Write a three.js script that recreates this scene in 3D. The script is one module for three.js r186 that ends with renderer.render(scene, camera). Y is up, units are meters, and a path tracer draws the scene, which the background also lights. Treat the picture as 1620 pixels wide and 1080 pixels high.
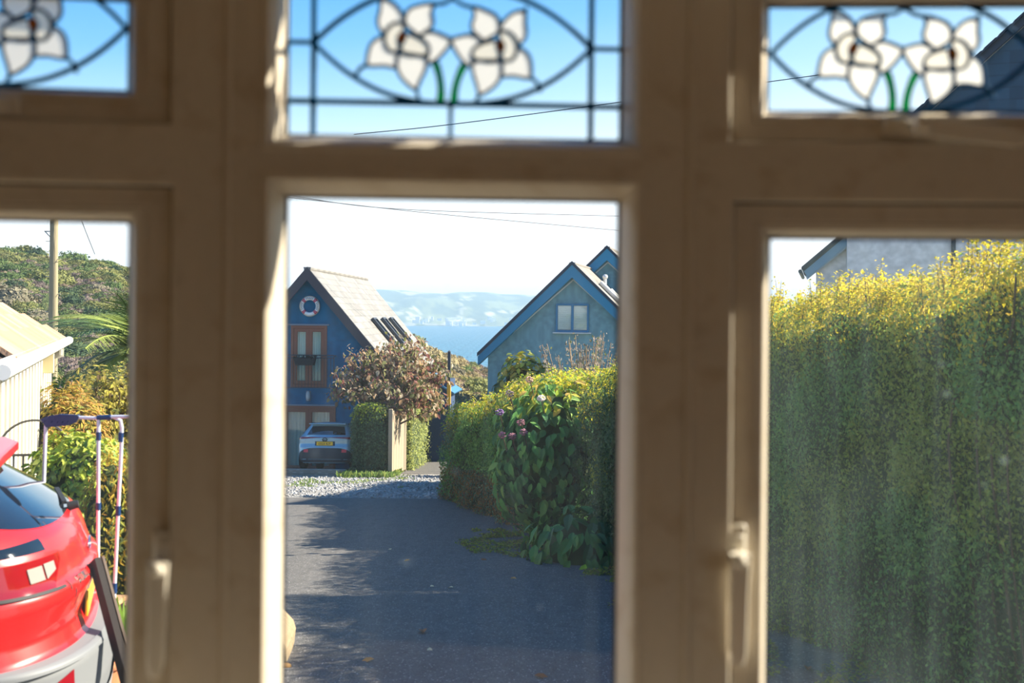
import * as THREE from 'three';
import { mergeGeometries, toCreasedNormals } from 'three/addons/utils/BufferGeometryUtils.js';
import { RoundedBoxGeometry } from 'three/addons/geometries/RoundedBoxGeometry.js';
import { ImprovedNoise } from 'three/addons/math/ImprovedNoise.js';
import { RectAreaLightUniformsLib } from 'three/addons/lights/RectAreaLightUniformsLib.js';
RectAreaLightUniformsLib.init();

// ---------- camera ----------
const F = 1575, HY = 495, ROLL = 0.0093, EYE = new THREE.Vector3(0, 2.15, 0);
const scene = new THREE.Scene();
const camera = new THREE.PerspectiveCamera(2 * Math.atan(540 / F) * 180 / Math.PI, 1.5, 0.05, 20000);
camera.position.copy(EYE);
camera.rotation.z = ROLL;
camera.setViewOffset(1620, 1080, 0, 540 - HY, 1620, 1080);
camera.focus = 22;
camera.userData.fStop = 3.4;
// ---------- sky ----------
const SUN = new THREE.Vector3(0.84, 0.56, -0.22).normalize();
{
  const w = 1024, h = 512, data = new Float32Array(w * h * 4), saz = Math.atan2(SUN.z, SUN.x);
  const key = [[0, 1.25, 1.2, 1.16], [5, 1.08, 1.12, 1.12], [8, .78, .94, 1.04], [11, .44, .73, .98], [14.5, .19, .52, .93], [18, .09, .4, .86], [30, .05, .27, .7], [50, .04, .2, .56], [90, .03, .15, .44]];
  for (let r = 0; r < h; r++) {
    const el = ((r + .5) / h - .5) * 180;
    for (let c = 0; c < w; c++) {
      const az = ((c + .5) / w - .5) * 2 * Math.PI;
      const e = Math.min(89.9, Math.max(0, el) * (1 - .4 * Math.cos(az - saz)));
      let k = 0; while (k < key.length - 2 && e > key[k + 1][0]) k++;
      const a = key[k], b = key[k + 1], t = Math.min(1, (e - a[0]) / (b[0] - a[0])), o = (r * w + c) * 4;
      for (let i = 0; i < 3; i++) data[o + i] = el < 0 ? [.42, .45, .48][i] : a[i + 1] + (b[i + 1] - a[i + 1]) * t;
      data[o + 3] = 1;
    }
  }
  const t = new THREE.DataTexture(data, w, h, THREE.RGBAFormat, THREE.FloatType);
  t.mapping = THREE.EquirectangularReflectionMapping; t.magFilter = THREE.LinearFilter; t.needsUpdate = true;
  scene.background = t; scene.environment = t;
}
// ---------- sun, haze, exposure ----------
const V3 = (x, y, z) => new THREE.Vector3(x, y, z);
const sun = new THREE.DirectionalLight(new THREE.Color().setRGB(1, .91, .74), 13.2);
sun.position.copy(SUN).multiplyScalar(80).add(V3(0, 0, -18)); sun.castShadow = true; sun.shadow.radius = 1;
sun.shadow.mapSize.set(4096, 4096);
Object.assign(sun.shadow.camera, { left: -45, right: 45, top: 45, bottom: -45, near: 1, far: 200 });
sun.target.position.set(0, 0, -18); scene.add(sun, sun.target);
scene.fog = new THREE.FogExp2(new THREE.Color().setRGB(.52, .76, 1), 0.0002);
const renderer = new THREE.WebGLRenderer({ antialias: true });
renderer.toneMapping = THREE.LinearToneMapping;
renderer.toneMappingExposure = 1.3;
renderer.shadowMap.enabled = true;

// ---------- helpers ----------
const { PI, sin, cos, abs, min, max, sqrt, floor, hypot, atan2 } = Math;
const V = (x, y, z) => new THREE.Vector3(x, y, z);
const lerp = (a, b, t) => a + (b - a) * t, clamp = (x, a = 0, b = 1) => min(b, max(a, x)), sm = (x) => { x = clamp(x); return x * x * (3 - 2 * x); };
function RNG(s) { return () => { s = (s + 0x6d2b79f5) | 0; let t = Math.imul(s ^ (s >>> 15), 1 | s); t = (t + Math.imul(t ^ (t >>> 7), 61 | t)) ^ t; return ((t ^ (t >>> 14)) >>> 0) / 4294967296; }; }
const NO = new ImprovedNoise(), n3 = (x, y, z) => NO.noise(x + 31.7, y + 11.3, z + 71.9);
const fbm = (x, y, z, o = 4) => { let s = 0, a = 1; for (let i = 0; i < o; i++, a *= .5, x *= 2, y *= 2, z *= 2) s += a * n3(x, y, z); return s; };
// a pixel of the 1620 x 1080 photograph at a depth -> a point of the world
function P(px, py, d) { const x = (px - 810) / F * d, y = -(py - HY) / F * d; return V(x * cos(ROLL) - y * sin(ROLL), EYE.y + x * sin(ROLL) + y * cos(ROLL), -d); }
const poly = (tab, x) => { if (x <= tab[0][0]) return tab[0][1]; for (let i = 1; i < tab.length; i++) if (x <= tab[i][0]) return lerp(tab[i - 1][1], tab[i][1], (x - tab[i - 1][0]) / (tab[i][0] - tab[i - 1][0])); return tab[tab.length - 1][1]; };
const GT = [[0, 0], [4.6, 0], [5.6, -.04], [6.6, -.12], [34, -3.25], [36, -3.38], [42, -3.6], [60, -4.2]];
const G = (d) => poly(GT, d);
const used = new Map();
function numbered(name) { const k = used.get(name) || 0; used.set(name, k + 1); return k ? name + '_' + String(k).padStart(3, '0') : name; }
function clean(g) { if (g.index) g = g.toNonIndexed(); const o = new THREE.BufferGeometry(); if (!g.attributes.normal) g.computeVertexNormals(); const n = g.attributes.position.count; o.setAttribute('position', g.attributes.position); o.setAttribute('normal', g.attributes.normal); o.setAttribute('uv', g.attributes.uv || new THREE.BufferAttribute(new Float32Array(n * 2), 2)); if (g.attributes.color) o.setAttribute('color', g.attributes.color); return o; }
function merge(gs) { return Array.isArray(gs) ? (gs.length > 1 ? mergeGeometries(gs.map(clean)) : gs[0]) : gs; }
function mk(name, gs, mat, parent = scene) { const m = new THREE.Mesh(merge(gs), mat); m.name = parent === scene ? numbered(name) : name; m.castShadow = m.receiveShadow = true; parent.add(m); return m; }
function tag(o, label, category, group, kind) { const u = o.userData; if (label) u.label = label; if (category) u.category = category; if (group) u.group = group; if (kind) u.kind = kind; return o; }
function thing(name, pos, turn, label, category, group) { const o = new THREE.Group(); o.name = numbered(name); if (pos) o.position.copy(pos); o.rotation.y = turn || 0; scene.add(o); return tag(o, label, category, group); }
function struct(name, gs, mat, parent = scene) { const m = mk(name, gs, mat, parent); if (parent === scene) m.userData.kind = 'structure'; return m; }
function copyOf(o, pos, turn, label, group) { const c = o.clone(); c.name = numbered(o.name.replace(/_\d{3}$/, '')); c.userData = { ...o.userData }; if (pos) c.position.copy(pos); if (turn !== undefined) c.rotation.y = turn; if (label) c.userData.label = label; if (group) c.userData.group = group; scene.add(c); return c; }
const BX = (w, h, d, x = 0, y = 0, z = 0) => new THREE.BoxGeometry(w, h, d).translate(x, y, z);
const RB = (w, h, d, r, x = 0, y = 0, z = 0, s = 2) => new RoundedBoxGeometry(w, h, d, s, min(r, w / 2.01, h / 2.01, d / 2.01)).translate(x, y, z);
const TUBE = (pts, r, seg = 0, rad = 7, closed = false) => new THREE.TubeGeometry(new THREE.CatmullRomCurve3(pts, closed, 'catmullrom', .5), seg || pts.length * 5, r, rad, closed);
function ROD(a, b, r0, r1 = r0, n = 8) { const d = b.clone().sub(a), g = new THREE.CylinderGeometry(r1, r0, d.length(), n, 1); g.applyQuaternion(new THREE.Quaternion().setFromUnitVectors(V(0, 1, 0), d.normalize())); return g.translate((a.x + b.x) / 2, (a.y + b.y) / 2, (a.z + b.z) / 2); }
function BEAM(a, b, w, h, up = V(0, 1, 0)) { const z = b.clone().sub(a), l = z.length(); z.normalize(); const x = up.clone().cross(z).normalize(), y = z.clone().cross(x); return BX(w, h, l).applyMatrix4(new THREE.Matrix4().makeBasis(x, y, z).setPosition(a.clone().add(b).multiplyScalar(.5))); }
function SHAPE(pts, holes = []) { const s = new THREE.Shape(pts.map((p) => new THREE.Vector2(p[0], p[1]))); for (const h of holes) s.holes.push(new THREE.Path(h.map((p) => new THREE.Vector2(p[0], p[1])))); return s; }
const RECT = (x0, y0, x1, y1) => [[x0, y0], [x1, y0], [x1, y1], [x0, y1]];
const EXT = (pts, depth, o = {}) => new THREE.ExtrudeGeometry(pts instanceof THREE.Shape ? pts : SHAPE(pts), { depth, bevelEnabled: !!o.bevel, bevelSize: o.bevel || 0, bevelThickness: o.bevel || 0, bevelSegments: o.seg || 2, curveSegments: 10, ...(o.bevel ? { bevelOffset: o.off ?? 0 } : {}) });
// quad sheet through four corners with thickness
function SLAB(a, b, c, d, t) { // a,b,c,d in order; thickness t along -normal
  const n = b.clone().sub(a).cross(d.clone().sub(a)).normalize().multiplyScalar(-t), v = [a, b, c, d], u = v.map((p) => p.clone().add(n)), pos = [], uv = [];
  const W = a.distanceTo(b), Hh = a.distanceTo(d), UV = [[0, 0], [W, 0], [W, Hh], [0, Hh]];
  const q = (A, B, C, D, t4) => { [A, B, C, A, C, D].forEach((p) => pos.push(p.x, p.y, p.z)); [0, 1, 2, 0, 2, 3].forEach((i) => uv.push(...t4[i])); };
  q(v[0], v[1], v[2], v[3], UV); q(u[3], u[2], u[1], u[0], UV);
  for (let i = 0; i < 4; i++) { const j = (i + 1) % 4; q(v[j], v[i], u[i], u[j], [[0, 0], [1, 0], [1, .1], [0, .1]]); }
  const g = new THREE.BufferGeometry(); g.setAttribute('position', new THREE.Float32BufferAttribute(pos, 3)); g.setAttribute('uv', new THREE.Float32BufferAttribute(uv, 2)); g.computeVertexNormals(); return g;
}
// rectangular mitred frame: profile = [[inset, z], ...] closed loop
function RING(x0, y0, x1, y1, prof, crease = .6, kx = 1) {
  const pos = [], uv = [], n = prof.length, R = prof.map(([t, z]) => [[x0 + t * kx, y0 + t, z], [x1 - t * kx, y0 + t, z], [x1 - t * kx, y1 - t, z], [x0 + t * kx, y1 - t, z]]);
  for (let i = 0; i < n; i++) { const A = R[i], B = R[(i + 1) % n]; for (let k = 0; k < 4; k++) { const j = (k + 1) % 4; for (const p of [A[k], A[j], B[j], A[k], B[j], B[k]]) { pos.push(...p); uv.push(p[0] + p[2], p[1]); } } }
  const g = new THREE.BufferGeometry(); g.setAttribute('position', new THREE.Float32BufferAttribute(pos, 3)); g.setAttribute('uv', new THREE.Float32BufferAttribute(uv, 2)); g.computeVertexNormals(); return crease ? toCreasedNormals(g, crease) : g;
}
function GRID(nu, nv, fn, uvfn) { // fn(u,v)->Vector3, u,v in 0..1
  const pos = [], uv = [], idx = [];
  for (let j = 0; j <= nv; j++) for (let i = 0; i <= nu; i++) { const p = fn(i / nu, j / nv); pos.push(p.x, p.y, p.z); const t = uvfn ? uvfn(p, i / nu, j / nv) : [i / nu, j / nv]; uv.push(t[0], t[1]); }
  for (let j = 0; j < nv; j++) for (let i = 0; i < nu; i++) { const a = j * (nu + 1) + i, b = a + 1, c = a + nu + 1, d = c + 1; idx.push(a, b, d, a, d, c); }
  const g = new THREE.BufferGeometry(); g.setAttribute('position', new THREE.Float32BufferAttribute(pos, 3)); g.setAttribute('uv', new THREE.Float32BufferAttribute(uv, 2)); g.setIndex(idx); g.computeVertexNormals(); return g;
}
function TEX(w, h, fn, srgb = true, rep = 1) { const d = new Uint8Array(w * h * 4); for (let y = 0; y < h; y++) for (let x = 0; x < w; x++) { const c = fn(x / w, y / h), o = (y * w + x) * 4; if (typeof c === 'number') d[o] = d[o + 1] = d[o + 2] = clamp(c, 0, 1) * 255; else for (let i = 0; i < 3; i++) d[o + i] = clamp(c[i], 0, 1) * 255; d[o + 3] = 255; } const t = new THREE.DataTexture(d, w, h); t.wrapS = t.wrapT = THREE.RepeatWrapping; t.magFilter = THREE.LinearFilter; if (srgb) t.colorSpace = THREE.SRGBColorSpace; t.repeat.set(rep, rep); t.needsUpdate = true; return t; }
const tile = (x, y, k, o = 3, z = 0) => { const a = 2 * PI; return fbm(cos(x * a) * k, sin(x * a) * k + z, cos(y * a) * k * .9 + sin(y * a) * k * 1.1, o); };
const M = (color, rough = .7, o = {}) => new THREE.MeshStandardMaterial({ color, roughness: rough, ...o });
const MP = (color, rough = .5, o = {}) => new THREE.MeshPhysicalMaterial({ color, roughness: rough, ...o });
const LEAF = (o = {}) => new THREE.MeshPhysicalMaterial({ color: 0xffffff, roughness: .95, transmission: .48, thickness: 0, specularIntensity: .35, side: THREE.DoubleSide, ...o });
const glassy = (c = 0xffffff) => MP(c, .02, { transmission: 1, thickness: 0, ior: 1.5, side: THREE.DoubleSide });
const noiseBump = TEX(256, 256, (() => { const r = RNG(5), a = new Float32Array(65536).map(() => r()); return (x, y) => a[(floor(y * 256) % 256) * 256 + floor(x * 256) % 256]; })(), false);
const softBump = TEX(256, 256, (x, y) => .5 + .5 * tile(x, y, 3, 4), false);
// ---------- the bow window, its room ----------
const upvcBump = softBump.clone(); upvcBump.repeat.set(3, 3);
const stainTex = TEX(512, 512, (x, y) => { const a = clamp(tile(x, y, 1.6, 4) * 1.5 - .25), b = .03 * tile(x, y, 6, 3); return [.99 - .05 * a - b * .4, .99 - .07 * a - b * .4, .99 - .10 * a - b * .4]; }); stainTex.repeat.set(2.1, 2.1);
const upvc = MP(new THREE.Color().setRGB(.72, .64, .515), .38, { map: stainTex, specularIntensity: .6 });
const grime = M(0x4a3a22, .9);
const gasket = M(new THREE.Color().setRGB(.012, .018, .03), .6);
const chromeCream = MP(new THREE.Color().setRGB(.82, .76, .64), .22, { clearcoat: .6, clearcoatRoughness: .15 });
const paneGlass = glassy(); paneGlass.specularIntensity = .45;
const D0 = 1.1;
function facet(yaw, origin) { const x = V(cos(yaw), 0, -sin(yaw)), n = V(sin(yaw), 0, cos(yaw)); return { yaw, origin, x, n }; }
// ray through a pixel, met with a plane parallel to the facet at local z
function onFacet(f, px, py, z = 0) { const dir = P(px, py, 1).sub(EYE), o = f.origin.clone().addScaledVector(f.n, z), t = o.clone().sub(EYE).dot(f.n) / dir.dot(f.n), p = EYE.clone().addScaledVector(dir, t).sub(f.origin); return [p.dot(f.x), p.y]; }
function rayPoint(f, px, py) { const [a, b] = onFacet(f, px, py); return f.origin.clone().addScaledVector(f.x, a).add(V(0, b, 0)); }
const fc = facet(.052, V(P(717, 540, D0).x, EYE.y, -D0));
const hl = rayPoint(fc, 358, HY), hr = rayPoint(fc, 1090, HY);
const fl = facet(.115, V(hl.x, EYE.y, hl.z)), fr = facet(-.035, V(hr.x, EYE.y, hr.z));
const GZ = -.034; // glass plane behind the inner face
const TOPY = .43, BOTY = -.60;
const dustTex = [11, 12, 13].map((seed) => {
  const r = RNG(seed), sp = []; for (let i = 0; i < 26; i++) sp.push([r(), r(), .002 + .007 * r() * r(), .5 + .5 * r()]);
  return TEX(512, 1024, (x, y) => {
    const st = fbm(x * 26 + seed, y * 1.3, seed, 4), st2 = fbm(x * 7, y * 2.2 + seed, 3.3, 3), big = fbm(x * 2.2, y * 3.4, seed * 2.1, 3);
    let a = .17 + .16 * clamp(st * 1.2 + .1) + .14 * clamp(st2 + .1) + .14 * clamp(big + .2);
    for (const [sx, sy, sr, sa] of sp) { const q = hypot((x - sx) * .45, y - sy) / sr; if (q < 1.6) a = max(a, sa * clamp(1.6 - q)); }
    return a;
  }, false);
});
const dustMat = dustTex.map((t, i) => MP(new THREE.Color().setRGB(...[[.58, .68, .72], [.6, .72, .76], [.62, .78, .72]][i]), 1, { alphaMap: t, transparent: true, opacity: [.12, .14, .25][i], transmission: .75, thickness: 0, side: THREE.DoubleSide, specularIntensity: 0 }));

const beadFixed = [[0, .001], [.002, .0025], [.007, .002], [.012, -.003], [.016, -.012], [.0195, -.022], [.0215, GZ + .004], [.0215, GZ + .0005], [-.004, GZ + .0005], [-.004, .001]];
const gasketProf = [[.018, GZ + .003], [.0245, GZ + .0025], [.0245, GZ - .002], [.018, GZ - .002]];
function facetWindow(name, f, bounds, ops, dust) {
  const root = new THREE.Group(); root.name = name; root.userData.kind = 'structure'; root.position.copy(f.origin); root.rotation.y = f.yaw; scene.add(root);
  const [x0, x1] = bounds;
  const holes = ops.map((o) => RECT(o.x0, o.y0, o.x1, o.y1));
  const g = EXT(SHAPE(RECT(x0, BOTY, x1, TOPY), holes), .041, { bevel: .003, seg: 2, off: -.003 }); g.translate(0, 0, -.044);
  mk('frame', g, upvc, root);
  ops.forEach((o, i) => {
    if (o.sash) {
      const s = .0375, prof = [[.001, -.043], [.001, -.016], [.003, -.0125], [.021, -.0125], [.0225, -.0145], [.024, -.013], [.031, -.0155], [.036, -.024], [s, GZ + .003], [s, GZ - .007], [.02, -.043]];
      const kx = o.kx || 1, sx = s * kx, sash = mk('sash', RING(o.x0, o.y0, o.x1, o.y1, prof, .6, kx), upvc, root);
      mk('gasket', RING(o.x0 + sx - .0215, o.y0 + s - .0215, o.x1 - sx + .0215, o.y1 - s + .0215, gasketProf, 0), gasket, sash);
      mk('gasket', RING(o.x0, o.y0, o.x1, o.y1, [[-.001, -.013], [.0022, -.0145], [.0022, -.02], [-.001, -.02]], 0), gasket, sash);
      o.g = [o.x0 + sx, o.y0 + s, o.x1 - sx, o.y1 - s]; o.holder = sash;
    } else {
      const b = mk('glazing_bead', RING(o.x0, o.y0, o.x1, o.y1, beadFixed), upvc, root);
      mk('gasket', RING(o.x0, o.y0, o.x1, o.y1, gasketProf, 0), gasket, b);
      o.g = [o.x0 + .0215, o.y0 + .0215, o.x1 - .0215, o.y1 - .0215]; o.holder = root;
    }
    const [a, b, c, d] = o.g, e = .006;
    const pane = mk('glass_pane', new THREE.PlaneGeometry(c - a + 2 * e, d - b + 2 * e).translate((a + c) / 2, (b + d) / 2, GZ), paneGlass, root);
    if (!o.leaded) { const du = mk('dust_film', new THREE.PlaneGeometry(c - a + 2 * e, d - b + 2 * e).translate((a + c) / 2, (b + d) / 2, GZ - .004), dustMat[dust], pane); du.castShadow = false; }
    o.pane = pane;
  });
  return root;
}
// openings given by the pixels of their edges on the photograph, at the room-side face
function opening(f, l, t, r, b, sash, leaded) { const mx = (l + r) / 2, my = (t + b) / 2; return { x0: onFacet(f, l, my)[0], x1: onFacet(f, r, my)[0], y1: onFacet(f, mx, t)[1], y0: onFacet(f, mx, b)[1], sash, leaded }; }
const hx = (f, p) => p.clone().sub(f.origin).dot(f.x);
const cOps = [opening(fc, 414, -100, 1022, 243, false, true), opening(fc, 408, 277, 1014, 1290, false)];
const lOps = [opening(fl, -270, -80, 271, 186, true, true), opening(fl, -274, 286, 268, 1300, true)];
const rOps = [opening(fr, 1158, -60, 1745, 224, true, true), opening(fr, 1157, 319, 1745, 1290, true)];
for (const o of lOps) o.kx = 1.36; for (const o of rOps) o.kx = 1.2;
const wc = facetWindow('window_2', fc, [hx(fc, hl), hx(fc, hr)], cOps, 0);
const wl = facetWindow('window_1', fl, [hx(fl, hl) - .66 - .0005, -.0005], lOps, 1);
const wr = facetWindow('window_3', fr, [.0005, .0005 + .69], rOps, 2);
wl.userData.label = 'left light of the white bow window, opening casement with one daffodil in view'; wc.userData.label = 'middle fixed light of the white bow window with gridded daffodil panel'; wr.userData.label = 'right light of the white bow window, opening casement with horizontal fanlight handle';
wl.userData.kind = wc.userData.kind = wr.userData.kind = 'structure';
// soft silicone joint between the facets
for (const [h, n] of [[hl, 1], [hr, 2]]) struct('trim_' + n, [RB(.008, TOPY - BOTY, .006, .0025, h.x, EYE.y + (TOPY + BOTY) / 2, h.z + .0005)], upvc);

// ---------- stained glass ----------
const petalMat = MP(new THREE.Color().setRGB(.99, .94, .82), 1, { transmission: .95, thickness: 0, side: THREE.DoubleSide, specularIntensity: .2 });
const coronaMat = MP(new THREE.Color().setRGB(.93, .86, .70), 1, { transmission: .95, thickness: 0, side: THREE.DoubleSide, specularIntensity: .2 });
const eyeMat = MP(new THREE.Color().setRGB(.95, .36, .015), 1, { transmission: .95, thickness: 0, side: THREE.DoubleSide, specularIntensity: .2 });
const stemMat = MP(new THREE.Color().setRGB(.005, .52, .05), 1, { transmission: .9, thickness: 0, side: THREE.DoubleSide, specularIntensity: .2 });
const leadMat = MP(new THREE.Color().setRGB(.003, .085, .24), .8, { specularIntensity: .2 });  // blue glare of the sky put into the lead colour
const S7 = 2.893;
const FLOWER = {
  petals: [
    [[476, 0], [520, 12], [558, 48], [577, 90], [575, 108], [540, 106], [500, 132], [486, 156], [465, 135], [455, 100], [465, 55]],
    [[712, 21], [704, 60], [711, 100], [700, 130], [668, 152], [648, 165], [612, 142], [586, 116], [581, 82], [600, 45], [645, 27]],
    [[652, 168], [682, 151], [712, 148], [760, 165], [793, 185], [762, 238], [722, 278], [692, 291], [680, 276], [690, 242], [689, 214], [670, 189]],
    [[556, 248], [600, 257], [665, 262], [684, 282], [675, 320], [652, 370], [631, 411], [590, 385], [560, 350], [544, 310], [545, 270]],
    [[485, 170], [488, 198], [502, 228], [525, 241], [548, 246], [545, 280], [539, 311], [490, 304], [410, 299], [411, 250], [426, 205], [452, 180]]],
  rim: [[577, 110], [536, 108], [501, 138], [488, 178], [504, 227], [540, 242], [556, 216], [551, 172], [570, 148], [580, 130]],
  cup: [[585, 155], [620, 165], [660, 186], [688, 214], [690, 240], [668, 256], [620, 251], [568, 238], [566, 206], [581, 180]],
  stem: [[712, 290], [730, 288], [748, 345], [757, 410], [753, 468], [733, 468], [735, 410], [728, 350]],
};
const TIP = [793, 185];
function design(f) { // zoomed-picture points of the middle panel -> metres about the shared petal tip
  const o = onFacet(fc, 440 + TIP[0] / S7, TIP[1] / S7, GZ);
  const loc = ([x, y]) => { const p = onFacet(fc, 440 + x / S7, y / S7, GZ); return [p[0] - o[0], p[1] - o[1]]; };
  const mir = ([x, y]) => { const a = .115; x = -x; return [x * cos(a) + y * sin(a), -x * sin(a) + y * cos(a)]; };
  return [loc, (p) => mir(loc(p))];
}
function smoothLoop(pts, n = 40) { return new THREE.CatmullRomCurve3(pts.map(([x, y]) => V(x, y, 0)), true, 'centripetal').getPoints(n).slice(0, n); }
function lead(parent, pts, r = .0017, closed = false) { r *= 1.55; const g = TUBE(pts.map(([x, y]) => V(x, y, 0)), r, closed ? pts.length * 2 : max(6, pts.length * 6), 6, closed).scale(1, 1, .7); g.translate(0, 0, GZ + .0022); return mk('lead_came', g, leadMat, parent); }
function daffodils(pane, cx, cy, only) {
  design().forEach((T, k) => {
    if (only && !only.includes(k)) return;
    const at = (p) => { const q = T(p); return [q[0] + cx, q[1] + cy]; };
    const piece = (name, pts, mat, r = .0014) => { const lp = smoothLoop(pts.map(at)).map((p) => [p.x, p.y]); const g = new THREE.ShapeGeometry(SHAPE(lp)).translate(0, 0, GZ + .0015); mk(name, g, mat, pane); lead(pane, lp, r, true); };
    FLOWER.petals.forEach((p) => piece('petal', p, petalMat));
    piece('corona', FLOWER.rim, coronaMat, .0013); piece('corona', FLOWER.cup, coronaMat, .0013); piece('stem', FLOWER.stem, stemMat, .0012);
    const [ex, ey] = at([567, 175]); const eg = new THREE.CylinderGeometry(1, 1, .001, 20).rotateX(PI / 2).scale(.0042, .0066, 1).rotateZ(k ? .1 : -.1).translate(ex, ey, GZ + .003); mk('flower_eye', eg, eyeMat, pane);
    // joining leads
    const A = at([410, 299]), E = at([352, 356]), Dt = at([631, 411]), De = at([646, 470]), At = at([476, 0]), Ae = at([470, -18]);
    lead(pane, [A, at([378, 315]), E]); lead(pane, [Dt, at([640, 435]), De]); lead(pane, [At, Ae]);
    const B = at([712, 21]); lead(pane, [B, at([760, 18]), [cx + .0005, cy + .0475]], .0017);
  });
}
function oval(pane, cx, cy, hw, hh, r = .0022) {
  for (const s of [1, -1]) { const pts = []; for (let i = 0; i <= 24; i++) { const t = i / 12 - 1; pts.push([cx + t * hw, cy + s * hh * (1 - Math.pow(abs(t), 2.5))]); } lead(pane, pts, r); }
}
{ // middle panel: grid, oval, two daffodils
  const o = cOps[0], p = o.pane, [a, b, c, d] = o.g, T = onFacet(fc, 440 + TIP[0] / S7, TIP[1] / S7, GZ), q = (x, y) => onFacet(fc, x, y, GZ);
  const vx0 = q(497, 62)[0], vx1 = q(935, 84)[0], hy = q(716, 165)[1], cy = (q(497, 62)[1] + q(935, 84)[1]) / 2, hh = cy - hy;
  lead(p, [[vx0, b], [vx0, d]], .0024); lead(p, [[vx1, b], [vx1, d]], .0024); lead(p, [[a, hy], [c, hy]], .0024); lead(p, [[a, cy + hh], [c, cy + hh]], .0024);
  lead(p, [[a, cy], [vx0, cy]], .002); lead(p, [[vx1, cy], [c, cy]], .002); lead(p, [[T[0], b], [T[0], hy]], .002); lead(p, [[T[0], cy + hh], [T[0], d]], .002); lead(p, [[T[0], T[1] + .047], [T[0], cy + hh]], .0016);
  oval(p, (vx0 + vx1) / 2, cy, (vx1 - vx0) / 2, hh); daffodils(p, T[0], T[1]);
}
{ // right panel
  const o = rOps[0], p = o.pane, T = onFacet(fr, 1427.5, 79, GZ), L = onFacet(fr, 1219, 86, GZ), hw = T[0] - L[0];
  oval(p, T[0], L[1] , hw, .066, .0021); daffodils(p, T[0], T[1]); lead(p, [[T[0], T[1] + .047], [T[0], L[1] + .066]], .0016);
}
{ // left panel: only its right daffodil is in view, the other lies past the picture's edge
  const o = lOps[0], p = o.pane, R = onFacet(fl, 206, 46, GZ), T = onFacet(fl, -31, 28, GZ), hw = R[0] - T[0];
  oval(p, T[0], R[1], hw * .98, .068, .0021); daffodils(p, T[0], T[1]);
}
// ---------- window handles ----------
function handle(parent, x, y, rot, flip) {
  const h = new THREE.Group(); h.name = 'handle'; h.position.set(x, y, -.0125); h.rotation.z = rot; parent.add(h);
  mk('base_plate', [RB(.024, .072, .008, .004, 0, .0, .004), RB(.018, .05, .006, .003, 0, 0, .009)], chromeCream, h);
  const neck = new THREE.LatheGeometry([[0, 0], [.0095, 0], [.0088, .012], [.0085, .024], [.0095, .03], [.0065, .0365], [0, .038]].map((p) => new THREE.Vector2(...p)), 18).rotateX(PI / 2);
  mk('neck', neck, chromeCream, h);
  const lev = EXT([[-.0085, .008], [.0085, .008], [.0075, -.03], [.0068, -.1], [.004, -.112], [-.004, -.112], [-.0068, -.1], [-.0075, -.03]], .007, { bevel: .0025, seg: 3 }).translate(0, 0, .024).rotateX(flip ? -.06 : .06);
  mk('lever', lev, chromeCream, h);
}
{ let q = onFacet(fl, 256, 895, 0); handle(lOps[1].holder, q[0], q[1], -.03); q = onFacet(fr, 1166, 882, 0); handle(rOps[1].holder, q[0], q[1], 0);
  q = onFacet(fr, 1452, 206, 0); handle(rOps[0].holder, q[0], q[1] + .001, PI / 2 - .12); q = onFacet(fl, -28, 168, 0); handle(lOps[0].holder, q[0], q[1], -PI / 2 + .1); }
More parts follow.
